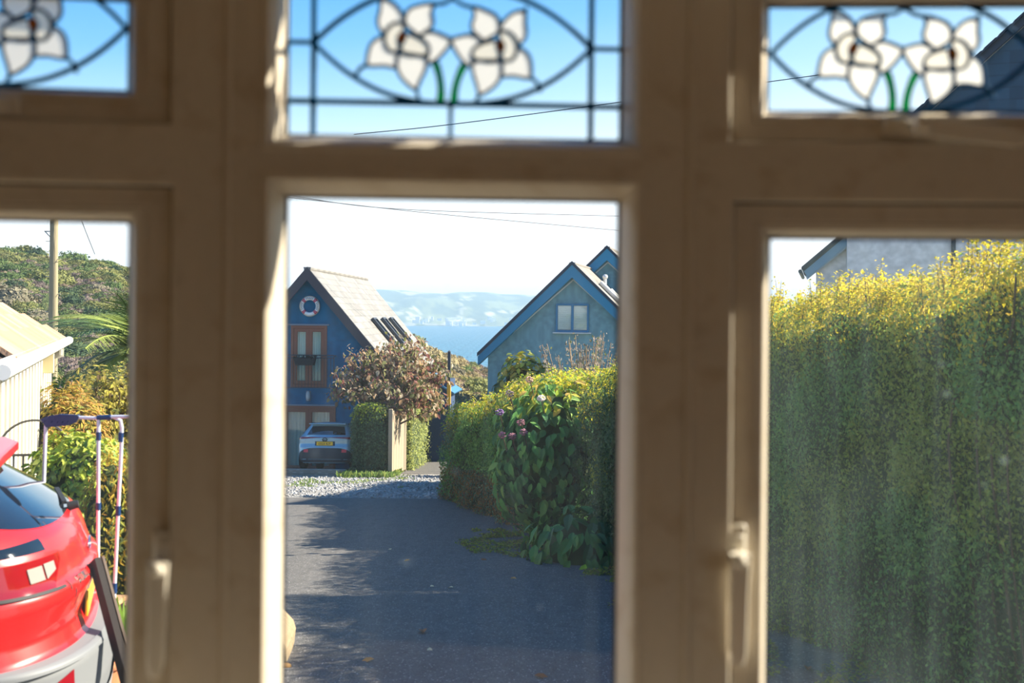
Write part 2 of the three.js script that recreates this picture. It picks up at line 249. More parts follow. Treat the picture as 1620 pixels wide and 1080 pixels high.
// ---------- the room behind the window ----------
{
  const plaster = M(new THREE.Color().setRGB(.76, .65, .49), .9, { bumpMap: softBump, bumpScale: .002 }), wood = M(new THREE.Color().setRGB(.30, .19, .11), .5), white = M(new THREE.Color().setRGB(.82, .74, .6), .9);
  const xl = wl.localToWorld(V(0, 0, 0)) && fl.origin.clone().addScaledVector(fl.x, -.6605), xr = fr.origin.clone().addScaledVector(fr.x, .6905), yb = EYE.y + BOTY, yt = EYE.y + TOPY;
  const FL = .55, CE = 3.0, X0 = -2.6, X1 = 2.6, Z0 = -.98, Z1 = 3.2, th = .25;
  const pier = (xa, za, xb, zb) => { const g = EXT([[xa, -za], [xb, -zb], [xb, -zb + .3], [xa, -za + .3]], yt - yb).rotateX(-PI / 2).translate(0, yb, 0); return g; };
  const wz = -.985, wd = .2;
  const wallG = [BX(xl.x - X0 + .002, CE - FL + .3, wd, (xl.x + X0) / 2, (CE + FL) / 2, wz), BX(X1 - xr.x + .002, CE - FL + .3, wd, (xr.x + X1) / 2, (CE + FL) / 2, wz), BX(xr.x - xl.x, CE - yt + .1, wd, (xr.x + xl.x) / 2, (CE + yt) / 2 + .05, wz), BX(xr.x - xl.x, yb - .035 + .6, wd, (xr.x + xl.x) / 2, (yb - .035 - .6) / 2, wz)];
  struct('wall_front', wallG, plaster);
  // unseen side window, added so that sun brightens the room
  const sw = [.5, 1.9, 1.45, 2.65], wx = X1 + th / 2; // z0, z1, y0, y1
  struct('wall_right', [BX(th, CE - FL + .3, sw[0] + 1.08, wx, (CE + FL) / 2, (sw[0] - 1.08) / 2), BX(th, CE - FL + .3, Z1 - sw[1], wx, (CE + FL) / 2, (Z1 + sw[1]) / 2), BX(th, sw[2] - FL + .1, sw[1] - sw[0], wx, (sw[2] + FL - .1) / 2, (sw[0] + sw[1]) / 2), BX(th, CE - sw[3] + .1, sw[1] - sw[0], wx, (CE + sw[3] + .1) / 2, (sw[0] + sw[1]) / 2)], plaster);
  const w4 = struct('window_4', RING(-sw[1], sw[2], -sw[0], sw[3], [[0, .03], [.05, .03], [.06, 0], [.05, -.03], [0, -.03]]).rotateY(PI / 2), upvc); w4.position.x = wx + .04;
  mk('glass_pane', new THREE.PlaneGeometry(sw[1] - sw[0] - .1, sw[3] - sw[2] - .1).rotateY(PI / 2).translate(0, (sw[2] + sw[3]) / 2, (sw[0] + sw[1]) / 2), paneGlass, w4);
  struct('wall_left', BX(th, CE - FL + .3, Z1 + 1.08, X0 - th / 2, (CE + FL) / 2, (Z1 - 1.08) / 2), plaster);
  struct('wall_back', BX(X1 - X0 + 2 * th, CE - FL + .3, th, 0, (CE + FL) / 2, Z1 + th / 2), plaster);
  struct('ceiling', BX(X1 - X0 + 2 * th, .2, Z1 + 1.4, 0, CE + .1, (Z1 - 1.4) / 2 + .15), white);
  struct('floor', BX(X1 - X0 + 2 * th, .2, Z1 + 1.05, 0, FL - .1, (Z1 - 1.05) / 2 + .1), wood);
  struct('window_sill', RB(xr.x - xl.x + .2, .034, .42, .012, (xr.x + xl.x) / 2, yb - .018, -1.0), MP(new THREE.Color().setRGB(.84, .76, .62), .35));
}
// ---------- land, drive, sea, far shore ----------
const CREST = [[-900, 392], [-200, 372], [0, 381], [60, 386], [100, 391], [150, 400], [200, 409], [300, 428], [440, 452], [560, 478], [660, 521], [700, 538], [740, 552], [775, 566], [900, 590], [1100, 612], [2600, 630]];
const crestY = (u) => P(u, poly(CREST, u), 150).y - 2.8;
function TERR(u, d) { // ground height at picture column u, depth d
  const g = G(d); if (d <= 42) return g;
  const yc = crestY(u), g0 = G(42);
  if (d <= 150) { const t = (d - 42) / 108; return lerp(g0, yc, lerp(sm(t), 1 - (1 - t) * (1 - t), .5)) + 1.1 * sin(t * PI) * fbm(u * .006, d * .02, 4, 3); }
  return lerp(yc, -58, sm((d - 150) / 420));
}
const dz = (arr) => arr; const depths = []; for (let d = 1.2; d < 700; d *= d < 60 ? 1.035 : 1.05) depths.push(d);
const earth = M(0xffffff, 1, { vertexColors: true, bumpMap: noiseBump, bumpScale: .02 });
{
  const nu = 150, pos = [], col = [], uv = [], idx = [];
  depths.forEach((d, j) => { for (let i = 0; i <= nu; i++) {
    const u = -1500 + 4600 * i / nu, x = (u - 810) / F * d; let y = TERR(u, d) - .02; if (d < 1.6) y = min(y, 0);
    pos.push(x, y, -d); uv.push(x / 3, d / 3);
    const k = fbm(u * .012, d * .05, 7, 3), c = d < 46 ? [.17, .15, .10] : [lerp(.16, .30, clamp(.5 + k)), lerp(.17, .24, clamp(.5 + k)), lerp(.07, .14, clamp(.5 + k))]; col.push(...c);
    if (j && i) { const a = j * (nu + 1) + i, b = a - 1, e = a - nu - 1, f = e - 1; idx.push(b, a, e, b, e, f); }
  } });
  const g = new THREE.BufferGeometry(); g.setAttribute('position', new THREE.Float32BufferAttribute(pos, 3)); g.setAttribute('color', new THREE.Float32BufferAttribute(col, 3)); g.setAttribute('uv', new THREE.Float32BufferAttribute(uv, 2)); g.setIndex(idx); g.computeVertexNormals();
  struct('ground', g, earth);
}
// strip of paving between two edges given as x at depth
function strip(name, d0, d1, L, R, lift, mat, n = 40, m = 14, rough = 0) {
  return struct(name, GRID(m, n, (a, b) => { const d = lerp(d0, d1, b), x = lerp(L(d), R(d), a); return V(x, G(d) + lift + rough * n3(x * 2.2, d * 2.2, 3), -d); }, (p) => [p.x, p.z]), mat);
}
const hedgeX = (d) => d < 5.6 ? 2.45 : 2.45 - (d - 5.6) * .263;
const asTex = (() => { const r = RNG(77), N = 512, a = new Float32Array(N * N); for (let i = 0; i < N * N; i++) a[i] = r(); return TEX(N, N, (x, y) => { const k = a[(floor(y * N / 3) % N) * N + floor(x * N / 3) % N], m = tile(x, y, 2, 3); let v = .42 + .16 * k + .05 * m; if (k > .975) v += .3; return [v * 1.02, v, v * .97]; }); })();
asTex.repeat.set(.62, .62);
const asBump = noiseBump.clone(); asBump.repeat.set(1.6, 1.6); asBump.needsUpdate = true;
const asphalt = M(new THREE.Color().setRGB(.50, .49, .49), .82, { map: asTex, bumpMap: asBump, bumpScale: .006 });
strip('driveway', 2.2, 20.6, (d) => poly([[2, -1.9], [6.3, -1.75], [9, -2.6], [14, -6], [20, -8.5], [21, -8.5]], d), (d) => hedgeX(d) + .35, .012, asphalt);
const gravelTex = (() => { const r = RNG(91), N = 512, a = new Float32Array(N * N); for (let i = 0; i < N * N; i++) a[i] = r(); return TEX(N, N, (x, y) => { const k = a[(floor(y * N / 2) % N) * N + floor(x * N / 2) % N], m = tile(x, y, 2, 3); const v = .60 + .22 * k + .1 * m; return [v, v * .98, v * .96]; }); })();
gravelTex.repeat.set(.5, .5);
const gravelM = M(new THREE.Color().setRGB(.8, .8, .8), .95, { map: gravelTex, bumpMap: asBump, bumpScale: .02 });
const grv = strip('gravel_track', 20.6, 31.2, (d) => -16, (d) => -1.1 + (d - 20) * .06, .005, gravelM, 30, 30, .03);
const slabM = M(0xbfb8a8, .9, { map: asTex });
const PAD = (d) => d < 34.1 ? max(G(d) + .01, EYE.y - d * 249.5 / F) : G(d) + .012, padM = M(new THREE.Color().setRGB(1.15, 1.1, 1.0), .9, { map: asTex });
struct('forecourt', [GRID(8, 16, (a, b) => { const d = lerp(29.35, 37, b); return V(lerp(-16, -4.85, a), PAD(d), -d); }, (p) => [p.x, p.z]), RB(11.2, .34, .14, .02, -10.43, PAD(29.35) - .165, -29.3), BX(.1, .34, 4.6, -4.85, PAD(31.6) - .19, -31.6).translate(0, 4.93 + .0, 31.6).translate(0, -4.93, -31.6)], padM);
strip('path', 31.2, 46, (d) => -3.6 + (d - 31) * .03, (d) => -2.2 + (d - 31) * .02, .014, asphalt, 14, 6);
{ // pebbles lying on the track
  const r = RNG(14), g = new THREE.IcosahedronGeometry(1, 0), n = 5200, im = new THREE.InstancedMesh(g, M(0xffffff, .9), n), m = new THREE.Matrix4(), q = new THREE.Quaternion(), e = new THREE.Euler(), c = new THREE.Color();
  for (let i = 0; i < n; i++) { const d = 20.7 + 9.6 * r(), x = -9 + 8.2 * r(), s = .018 + .035 * r() * r(); e.set(r() * 6, r() * 6, r() * 6); m.compose(V(x, G(d) + .012, -d), q.setFromEuler(e), V(s, s * .7, s * 1.2)); im.setMatrixAt(i, m); const v = .2 + .3 * r(); im.setColorAt(i, c.setRGB(v, v * .98, v * .96)); }
  im.name = 'pebble'; im.castShadow = im.receiveShadow = true; scene.add(im); tag(im, 'loose grey pebbles strewn over the gravel track', 'pebbles', null, 'stuff');
}
// sea
const waves = softBump.clone(); waves.repeat.set(60, 40); waves.needsUpdate = true;
struct('sea', new THREE.PlaneGeometry(9000, 4600, 1, 1).rotateX(-PI / 2).translate(0, -56.5, -2400), MP(new THREE.Color().setRGB(.012, .13, .21), .32, { bumpMap: waves, bumpScale: 4, specularIntensity: .55 }));
{ // the far shore: one ridge behind another, with fields
  const OUT = [[-400, 470], [300, 462], [440, 455], [520, 458], [600, 459], [640, 459.5], [670, 463], [700, 465.5], [730, 464], [770, 463], [800, 466], [850, 468], [900, 470], [1200, 475], [2000, 480]];
  const pos = [], col = [], uv = [], idx = [], nu = 260, nv = 46;
  for (let j = 0; j <= nv; j++) for (let i = 0; i <= nu; i++) {
    const u = 100 + 1300 * i / nu, t = j / nv, d = lerp(4180, 6200, t), x = (u - 810) / F * d, top = P(u, poly(OUT, u), 5900).y;
    const prof = sm(clamp(t * 1.25)); let y = lerp(-58, top + (t > .86 ? -120 * (t - .86) / .14 : 0), prof);
    y += 26 * sin(clamp(t * 1.2) * PI) * fbm(u * .012, t * 2.2, 9, 4);
    pos.push(x, y, -d); uv.push(x / 300, d / 300);
    const f = n3(floor(u / 16 + n3(u * .05, t * 8, 2) * 2) * 7.3, floor(t * 12 + n3(u * .03, t * 5, 1) * 2) * 3.1, 1), w = fbm(u * .03, t * 7, 3, 3);
    let c = w > .0 ? [.075, .11, .055] : [.17, .2, .08]; if (f > .22 && w < .22 && t < .75) c = [.42, .4, .26]; if (t < .12 && f > -.1) c = [.3, .3, .24];
    col.push(...c);
    if (j && i) { const a = j * (nu + 1) + i, b = a - 1, e = a - nu - 1, g = e - 1; idx.push(b, a, e, b, e, g); }
  }
  const g = new THREE.BufferGeometry(); g.setAttribute('position', new THREE.Float32BufferAttribute(pos, 3)); g.setAttribute('color', new THREE.Float32BufferAttribute(col, 3)); g.setAttribute('uv', new THREE.Float32BufferAttribute(uv, 2)); g.setIndex(idx); g.computeVertexNormals();
  struct('far_hills', g, M(0xffffff, 1, { vertexColors: true }));
  const r = RNG(33), gs = []; for (let k = 0; k < 70; k++) { const u = k < 40 ? 705 + 50 * r() * r() + 6 * r() : 610 + 240 * r(), d = 4210 + 160 * r(), x = (u - 810) / F * d; gs.push(BX(9 + 14 * r(), 8 + 8 * r(), 9, x, -52 + 26 * (d - 4210) / 160 + 4 * r(), -d)); }
  const tw = mk('town_house', gs, M(0xf4efe6, .9)); tag(tw, 'tiny white houses of a town strung along the far shore', 'houses', null, 'stuff');
}
// ---------- houses ----------
const slateTex = TEX(256, 256, (x, y) => { const r = floor(y * 16), o = (r % 2) * .5, c = floor(x * 12 + o), h = sin(c * 12.9898 + r * 78.233) * 43758.5453, k = h - floor(h); const e = (y * 16 - r) < .1 ? -.08 : 0; const v = .62 + .12 * k + e; return [v, v * .98, v * .95]; });
slateTex.repeat.set(.28, .22);
const renderTex = TEX(256, 256, (x, y) => { const v = .9 + .1 * tile(x, y, 2.5, 4); return [v, v, v]; }); renderTex.repeat.set(.3, .3);
const slate = MP(new THREE.Color().setRGB(.50, .49, .47), .5, { map: slateTex, specularIntensity: .8 });
const winGlass = MP(new THREE.Color().setRGB(.9, .95, .95), .03, { transmission: 1, thickness: 0, ior: 1.6, side: THREE.DoubleSide });
const darkRoom = M(0x0b0d10, .9);
function local(root) { return (name, gs, mat, p = root) => mk(name, gs, mat, p); }
const brown = M(0x7a4a38, .55), brownDark = M(0x5b3428, .6);
// --- the blue gabled house down the drive ---
{
  const base = P(487, 745, 34), yaw = -.04, h = thing('gable_house', V(base.x, base.y - .05, -34), yaw, 'deep blue gable-fronted house with brown french doors and a grey slate roof', 'house'), L = local(h);
  const W = 3.02, E = 3.45, A = 7.02, DP = 10, sl = (A - E) / W; // half width, eave, apex, depth
  const blue = MP(new THREE.Color().setRGB(.0005, .15, .31), .85, { map: renderTex, specularIntensity: .25 });
  // outline of the gable wall with openings for the two pairs of doors
  const door1 = RECT(-.92, .02, .94, 2.28), door2 = RECT(-.62, 2.92, .62, 5.02);
  L('gable_wall', EXT(SHAPE([[-W, 0], [W, 0], [W, E], [0, A - .1], [-W, E]], [door1, door2]), .3).translate(0, 0, -.3), blue);
  for (const q of [1, -1]) L('side_wall', BX(.3, E, DP - .6, q * (W - .15), E / 2, -DP / 2), blue);
  L('rear_wall', EXT([[-W, 0], [W, 0], [W, E], [0, A - .1], [-W, E]], .3).translate(0, 0, -DP), blue);
  L('upper_floor', BX(2 * W - .7, .2, DP - .7, 0, 2.6, -DP / 2), darkRoom);
  const oh = .6, f0 = .35, f1 = -DP - .25, ov = W + oh, ey = A - sl * ov;
  for (const s of [1, -1]) {
    const a = V(0, A, f0), b = V(s * ov, ey, f0), c = V(s * ov, ey, f1), d = V(0, A, f1);
    L('roof_slope', s > 0 ? SLAB(b, c, d, a, .16).translate(0, .0, 0) : SLAB(c, b, a, d, .16), slate);
    const o = .17; L('barge_board', EXT([[0, A - .02], [s * ov, ey - .02], [s * ov, ey - .30], [s * (ov - .1), ey - .32], [0, A - .46]], .05).translate(0, 0, f0 - .02), M(0x3b3a44, .6));
    L('soffit', SLAB(V(0, A - .28, f0 - .03), V(s * ov, ey - .28, f0 - .03), V(s * ov, ey - .28, -.0), V(0, A - .28, 0), .02), M(0x4a4a55, .7));
    const gut = new THREE.CylinderGeometry(.06, .06, DP + .5, 10, 1, true, PI / 2, PI).rotateX(PI / 2).translate(s * (ov + .05), ey - .1, -DP / 2); L('gutter', gut, M(0x22242a, .5, { side: THREE.DoubleSide }));
  }
  for (let k = 0; k < 24; k++) { const g = new THREE.CylinderGeometry(.13, .14, .43, 8, 1, false, -PI / 2, PI).rotateX(PI / 2).translate(0, A - .02, f0 - .2 - k * .44); L('ridge_tile', g, M(k % 2 ? 0x8d8a86 : 0x7c7a78, .7)); }
  // three tall roof windows, each a dark frame round a pane
  const up = V(-1, sl, 0).normalize(), nn = V(sl, 1, 0).normalize();
  [3.5, 5.6, 7.5].forEach((zz) => {
    const c = V(1.95, A - sl * 1.95, -zz).addScaledVector(nn, .03), g = RING(-.36, -.66, .36, .66, [[0, 0], [0, .1], [.08, .1], [.08, 0]]);
    const m = new THREE.Matrix4().makeBasis(V(0, 0, -1), up, nn).setPosition(c); const fr = L('roof_window', g.applyMatrix4(m), M(0x2d3440, .5)); mk('pane', BX(.56, 1.16, .012, 0, 0, .04).applyMatrix4(m), MP(0x39424c, .25), fr);
  });
  function doors(x0, y0, x1, y1, curt, cols) {
    const d = L('door', RING(x0, y0, x1, y1, [[0, .03], [.09, .03], [.1, .01], [.1, -.08], [0, -.08]]), brown), mid = (x0 + x1) / 2;
    for (const [a, b] of [[x0 + .1, mid - .002], [mid + .002, x1 - .1]]) {
      const leaf = mk('door_leaf', RING(a, y0 + .1, b, y1 - .1, [[0, 0], [.1, 0], [.115, -.015], [.115, -.05], [0, -.05]]), brown, d);
      mk('pane', BX(b - a - .2, y1 - y0 - .4, .01, (a + b) / 2, (y0 + y1) / 2, -.03), winGlass, leaf);
      if (curt) mk('curtain_and_reflection', GRID(40, 1, (u, v) => V(lerp(a + .08, b - .08, u), lerp(y0 + .15, y1 - .15, v), -.16 + .025 * sin(u * 34 + v)), null), curt, leaf);
      mk('door_handle', [RB(.03, .2, .02, .008, b > mid ? a + .05 : b - .05, y0 + .98, .012), RB(.02, .02, .05, .006, b > mid ? a + .05 : b - .05, y0 + 1.02, .035)], M(0xcfcfc8, .3, { metalness: .8 }), leaf);
    }
    mk('lintel', BX(x1 - x0 + .16, .05, .1, mid, y1 + .03, .03), M(0x6f7f8d, .7), d);
    return d;
  }
  doors(-.92, .02, .94, 2.28, M(new THREE.Color().setRGB(.40, .47, .40), .9, { side: THREE.DoubleSide })); doors(-.62, 2.92, .62, 5.02, M(new THREE.Color().setRGB(.62, .74, .66), .9, { side: THREE.DoubleSide }));  // lower pair: added sheet, greenish reflection in the panes put into its colour
  L('inner_wall', BX(3, 4.7, .1, 0, 2.35, -3.4), M(0x8e9c98, .9)); 
  // juliet balcony
  const rl = L('balcony_railing', [RB(1.86, .035, .035, .01, 0, 4.02, .3), RB(1.86, .03, .03, .01, 0, 3.93, .3), RB(1.86, .03, .03, .01, 0, 2.92, .3), ...[-.93, .93].map((x) => RB(.035, 1.12, .035, .01, x, 3.46, .3)), ...[-.93, .93].flatMap((x) => [BX(.03, .03, .3, x, 4.0, .15), BX(.03, .03, .3, x, 2.95, .15)])], M(0x23313f, .5));
  for (let k = 1; k < 17; k++) mk('baluster', ROD(V(-.93 + 1.86 * k / 17, 2.93, .3), V(-.93 + 1.86 * k / 17, 3.93, .3), .008), M(0x23313f, .5), rl);
  // things hung on the wall
  h.updateMatrixWorld(true); const wp = (x, y, z) => h.localToWorld(V(x, y, z));
  const lb = thing('lifebuoy', wp(.03, 5.68, .07), yaw, 'round white lifebuoy with four red bands hung high on the blue gable', 'lifebuoy'), wh = M(0xdde4e6, .6), rd = M(0xb9556a, .6);
  for (let k = 0; k < 4; k++) { mk('ring_quarter', new THREE.TorusGeometry(.27, .062, 10, 14, PI / 2 - .36).rotateZ(k * PI / 2 + .18 + PI / 4), wh, lb); mk('red_band', new THREE.TorusGeometry(.27, .07, 10, 6, .36).rotateZ(k * PI / 2 - .18 + PI / 4), rd, lb); }
  for (let k = 0; k < 3; k++) { const gs = []; for (let i = -2; i <= 2; i++) { const a = [PI / 2, PI, 0][k] + i * .19; gs.push(BX(.02, .055, .004).rotateZ(a - PI / 2 + (i % 2) * .3).translate(.272 * cos(a), .272 * sin(a), .062)); } mk('worn_lettering', gs, M(0x2a3338, .8), lb); }
  mk('rope', TUBE(Array.from({ length: 24 }, (_, i) => V(.34 * cos(i / 24 * 2 * PI), .34 * sin(i / 24 * 2 * PI) , .02 * cos(i / 24 * 8 * PI))), .012, 60, 5, true), M(0xcfc6b4, .9), lb);
  const wlmp = thing('wall_lamp', wp(.0, 2.62, .0), yaw, 'small oval grey lamp fixed between the upper and lower doors', 'lamp'); mk('back_plate', RB(.16, .36, .03, .015, 0, 0, .015), M(0x777f86, .4), wlmp); mk('lamp_shade', new THREE.SphereGeometry(1, 14, 10).scale(.08, .17, .09).translate(0, 0, .06), M(0xaab4b8, .3), wlmp);
  const pl = thing('planter', wp(-.02, 3.7, .46), yaw, 'dark trough planter hooked over the balcony railing of the blue house', 'planter'); mk('trough', EXT([[-.3, 0], [.3, 0], [.36, .22], [-.36, .22]], .2, { bevel: .01 }).translate(0, 0, -.1), M(0x10151c, .8), pl);
  { const r = RNG(3), gs = []; for (let i = 0; i < 70; i++) gs.push(new THREE.ConeGeometry(.02, .1, 3).rotateX(r() * 2 - 1).rotateZ(r() * 2 - 1).translate((r() - .5) * .74, .22 + .1 * r(), (r() - .5) * .24)); tag(mk('foliage', gs, M(0x142019, .9), pl), 0, 0, 0, 'stuff'); }
}
// --- the grey-blue twin-gabled house on the right ---
function gableBlock(h, W, E, A, z0, z1, x0, o) {
  const L = local(h), sl = (A - E) / W, ov = W + .3, ey = A - sl * ov;
  L('gable_wall', EXT(SHAPE([[x0 - W, -3], [x0 + W, -3], [x0 + W, E], [x0, A - .1], [x0 - W, E]]), z0 - z1).translate(0, 0, z1), o.wall);
  for (const s of [1, -1]) {
    const a = V(x0, A, z0 + .35), b = V(x0 + s * ov, ey, z0 + .35), c = V(x0 + s * ov, ey, z1), d = V(x0, A, z1);
    L('roof_slope', s > 0 ? SLAB(b, c, d, a, .14) : SLAB(c, b, a, d, .14), o.roof);
    L('barge_board', EXT([[x0, A - .1], [x0 + s * ov, ey - .1], [x0 + s * ov, ey - .42], [x0, A - .56]], .05).translate(0, 0, z0 + .31), o.barge);
    L('verge_strip', EXT([[x0, A + .03], [x0 + s * (ov + .02), ey + .03], [x0 + s * (ov + .02), ey - .1], [x0, A - .1]], .07).translate(0, 0, z0 + .32), o.edge);
    L('soffit', SLAB(V(x0, A - .5, z0 + .33), V(x0 + s * ov, ey - .42, z0 + .33), V(x0 + s * ov, ey - .42, z0), V(x0, A - .5, z0), .02), o.barge);
    L('trim_strip', EXT([[x0, A - .6], [x0 + s * W, E - .3], [x0 + s * W, E - .36], [x0, A - .66]], .03).translate(0, 0, z0 + .001), o.trim);
  }
  for (let k = 0; k < floor((z0 - z1) / .45); k++) L('ridge_tile', new THREE.CylinderGeometry(.12, .13, .44, 8, 1, false, -PI / 2, PI).rotateX(PI / 2).translate(x0, A - .02, z0 + .12 - k * .45), o.ridge);
}
{
  const KS = 1.35, pk = P(905, 414, 35.6 * KS), yaw = -.22, h = thing('twin_gable_house', V(pk.x, pk.y - 8.1 * KS, pk.z), yaw, 'grey-blue rendered house with two steep gables and blue barge boards', 'house'), L = local(h);
  const o = { wall: M(new THREE.Color().setRGB(.19, .38, .45), .8, { map: renderTex }), roof: MP(new THREE.Color().setRGB(.5, .47, .43), .55, { map: slateTex }), barge: M(new THREE.Color().setRGB(.015, .20, .36), .5), edge: M(0x1e2c3d, .6), trim: M(0xc9d2d4, .7), ridge: M(0x8a8580, .7) };
  h.scale.setScalar(KS); const A = 8.1;
  gableBlock(h, 3.15, A - 3.05, A, -.35, -7, 0, o);
  h.updateMatrixWorld(true); const q2 = h.worldToLocal(P(962, 390, 40 * KS));
  gableBlock(h, 3.5, q2.y - 3.4, q2.y, q2.z, q2.z - 9, q2.x, o);
  const w = L('window', RING(-.62, A - 2.52, .58, A - 1.5, [[0, .06], [.06, .06], [.07, .03], [.07, -.03], [0, -.03]]), M(new THREE.Color().setRGB(.025, .17, .33), .5)); w.position.z = -.34;
  mk('mullion', BX(.09, .95, .07, -.02, A - 2.01, .02), M(new THREE.Color().setRGB(.025, .17, .33), .5), w); mk('sill', RB(1.4, .05, .16, .01, -.02, A - 2.55, .06), M(0xb9c4c8, .7), w);
  const gs = []; for (let k = 0; k < 26; k++) gs.push(BX(1.1, .026, .012).rotateX(.6).translate(-.02, A - 1.57 - k * .034, .004)); mk('blind', gs, M(0xf2f4f2, .6), w);
  mk('pane', [BX(.5, .9, .006, -.31, A - 2.01, .03), BX(.46, .9, .006, .27, A - 2.01, .03)], winGlass, w);
  const sl = 3.05 / 3.15, slope = (x, dz, up) => V(x, A - sl * x + up, dz);
  for (const [x0, x1, z, r] of [[.85, 3.2, -1.3, .09], [1.1, 3.2, -2.4, .07]]) L('roof_pipe', ROD(slope(x0, z, .13), slope(x1, z, .13), r, r, 12), M(0xd5d2cc, .5));
  L('flue', [ROD(slope(.95, -1.9, .0), slope(.95, -1.9, .42), .06), new THREE.SphereGeometry(.1, 10, 8).translate(.95, A - sl * .95 + .45, -1.9)], M(0xdedcd8, .4, { metalness: .3 }));
}
// --- the pale rendered house above the right hedge ---
{
  const f = facet(-.3, V(P(1340, HY, 24.5).x, EYE.y, -24.5)), h = thing('rendered_house', f.origin, f.yaw, 'pale grey rendered house with a slate roof showing above the right hedge', 'house'), L = local(h);
  const wallM = M(new THREE.Color().setRGB(.86, .84, .82), .9, { map: renderTex }), edge = M(0x9db0bd, .6), dk = MP(new THREE.Color().setRGB(.075, .12, .18), .6, { map: slateTex });
  const q = (px, py, z = 0) => onFacet(f, px, py, z), bot = -4.5;
  const a = q(1340, 440)[0], v0 = q(1345, 275), v1 = q(1640, 8), sl = (v1[1] - v0[1]) / (v1[0] - v0[0]), apx = v1[0], apy = v1[1], dp = 4.2;
  L('gable_wall', EXT([[a, bot], [2 * apx - a, bot], [2 * apx - a, v0[1] - .1], [apx, apy - .2], [a, v0[1] - .1]], dp).translate(0, 0, -dp), wallM);
  L('roof_slope', SLAB(V(v0[0], v0[1], .25), V(apx, apy, .25), V(apx, apy, -dp - .3), V(v0[0], v0[1], -dp - .3), .16), dk);
  L('roof_slope', SLAB(V(apx, apy, .25), V(2 * apx - v0[0], v0[1], .25), V(2 * apx - v0[0], v0[1], -dp - .3), V(apx, apy, -dp - .3), .16), dk);
  for (let k = 0; k < 26; k++) { const t = (k + .5) / 26; L('slate', BX(.34, .04, .5).rotateZ(atan2(sl, 1)).translate(lerp(v0[0], apx, t), lerp(v0[1], apy, t) + .03 + (k % 2) * .02, .1), dk); }
  { const g0 = q(1340, 262)[1], xl = v0[0] + (g0 - v0[1]) / sl; L('shaded_gable_panel', EXT([[xl + .3, g0], [2 * apx - xl - .3, g0], [apx, apy - .25]], .06).translate(0, 0, .0), MP(new THREE.Color().setRGB(.05, .15, .27), .6, { map: slateTex })); }  // added dark panel, the shade on the upper gable put into its colour
  // lower wing with its own sloping roof
  const e = q(1268, 424, -.6), t = q(1420, 296, -.6), w0 = q(1291, 430, -.8)[0], w1 = q(1420, 430, -.8)[0], s2 = (t[1] - e[1]) / (t[0] - e[0]), zf = -.6;
  L('wing_wall', EXT([[w0, bot], [w1, bot], [w1, e[1] + s2 * (w1 - e[0]) - .2], [w0, e[1] + s2 * (w0 - e[0]) - .2]], 4).translate(0, 0, zf - 4.2), wallM);
  L('roof_slope', SLAB(V(e[0], e[1], zf), V(t[0], t[1], zf), V(t[0], t[1], zf - 4.4), V(e[0], e[1], zf - 4.4), .1), dk);
  L('barge_board', EXT([[e[0] + .03, e[1] - .04], [t[0], t[1] - .05], [t[0], t[1] - .42], [e[0] + .16, e[1] - .24]], .05).translate(0, 0, zf - .06), M(new THREE.Color().setRGB(.16, .3, .4), .6));
  L('verge_strip', EXT([[e[0], e[1] + .03], [t[0], t[1] + .03], [t[0], t[1] - .06], [e[0], e[1] - .05]], .1).translate(0, 0, zf - .04), M(0x26323e, .6));
  L('trim_strip', EXT([[e[0] + .1, e[1] - .2], [t[0], t[1] - .42], [t[0], t[1] - .5], [e[0] + .14, e[1] - .29]], .06).translate(0, 0, zf - .1), edge);
  L('gutter', new THREE.CylinderGeometry(.05, .05, 4.4, 10, 1).rotateX(PI / 2).translate(e[0] - .03, e[1] - .08, zf - 2.2), M(0x3a4750, .5));
  const d = q(1508, 380)[0]; L('drainpipe', ROD(V(d, v0[1], .06), V(d, bot, .06), .05), M(0x2b3440, .6));
}
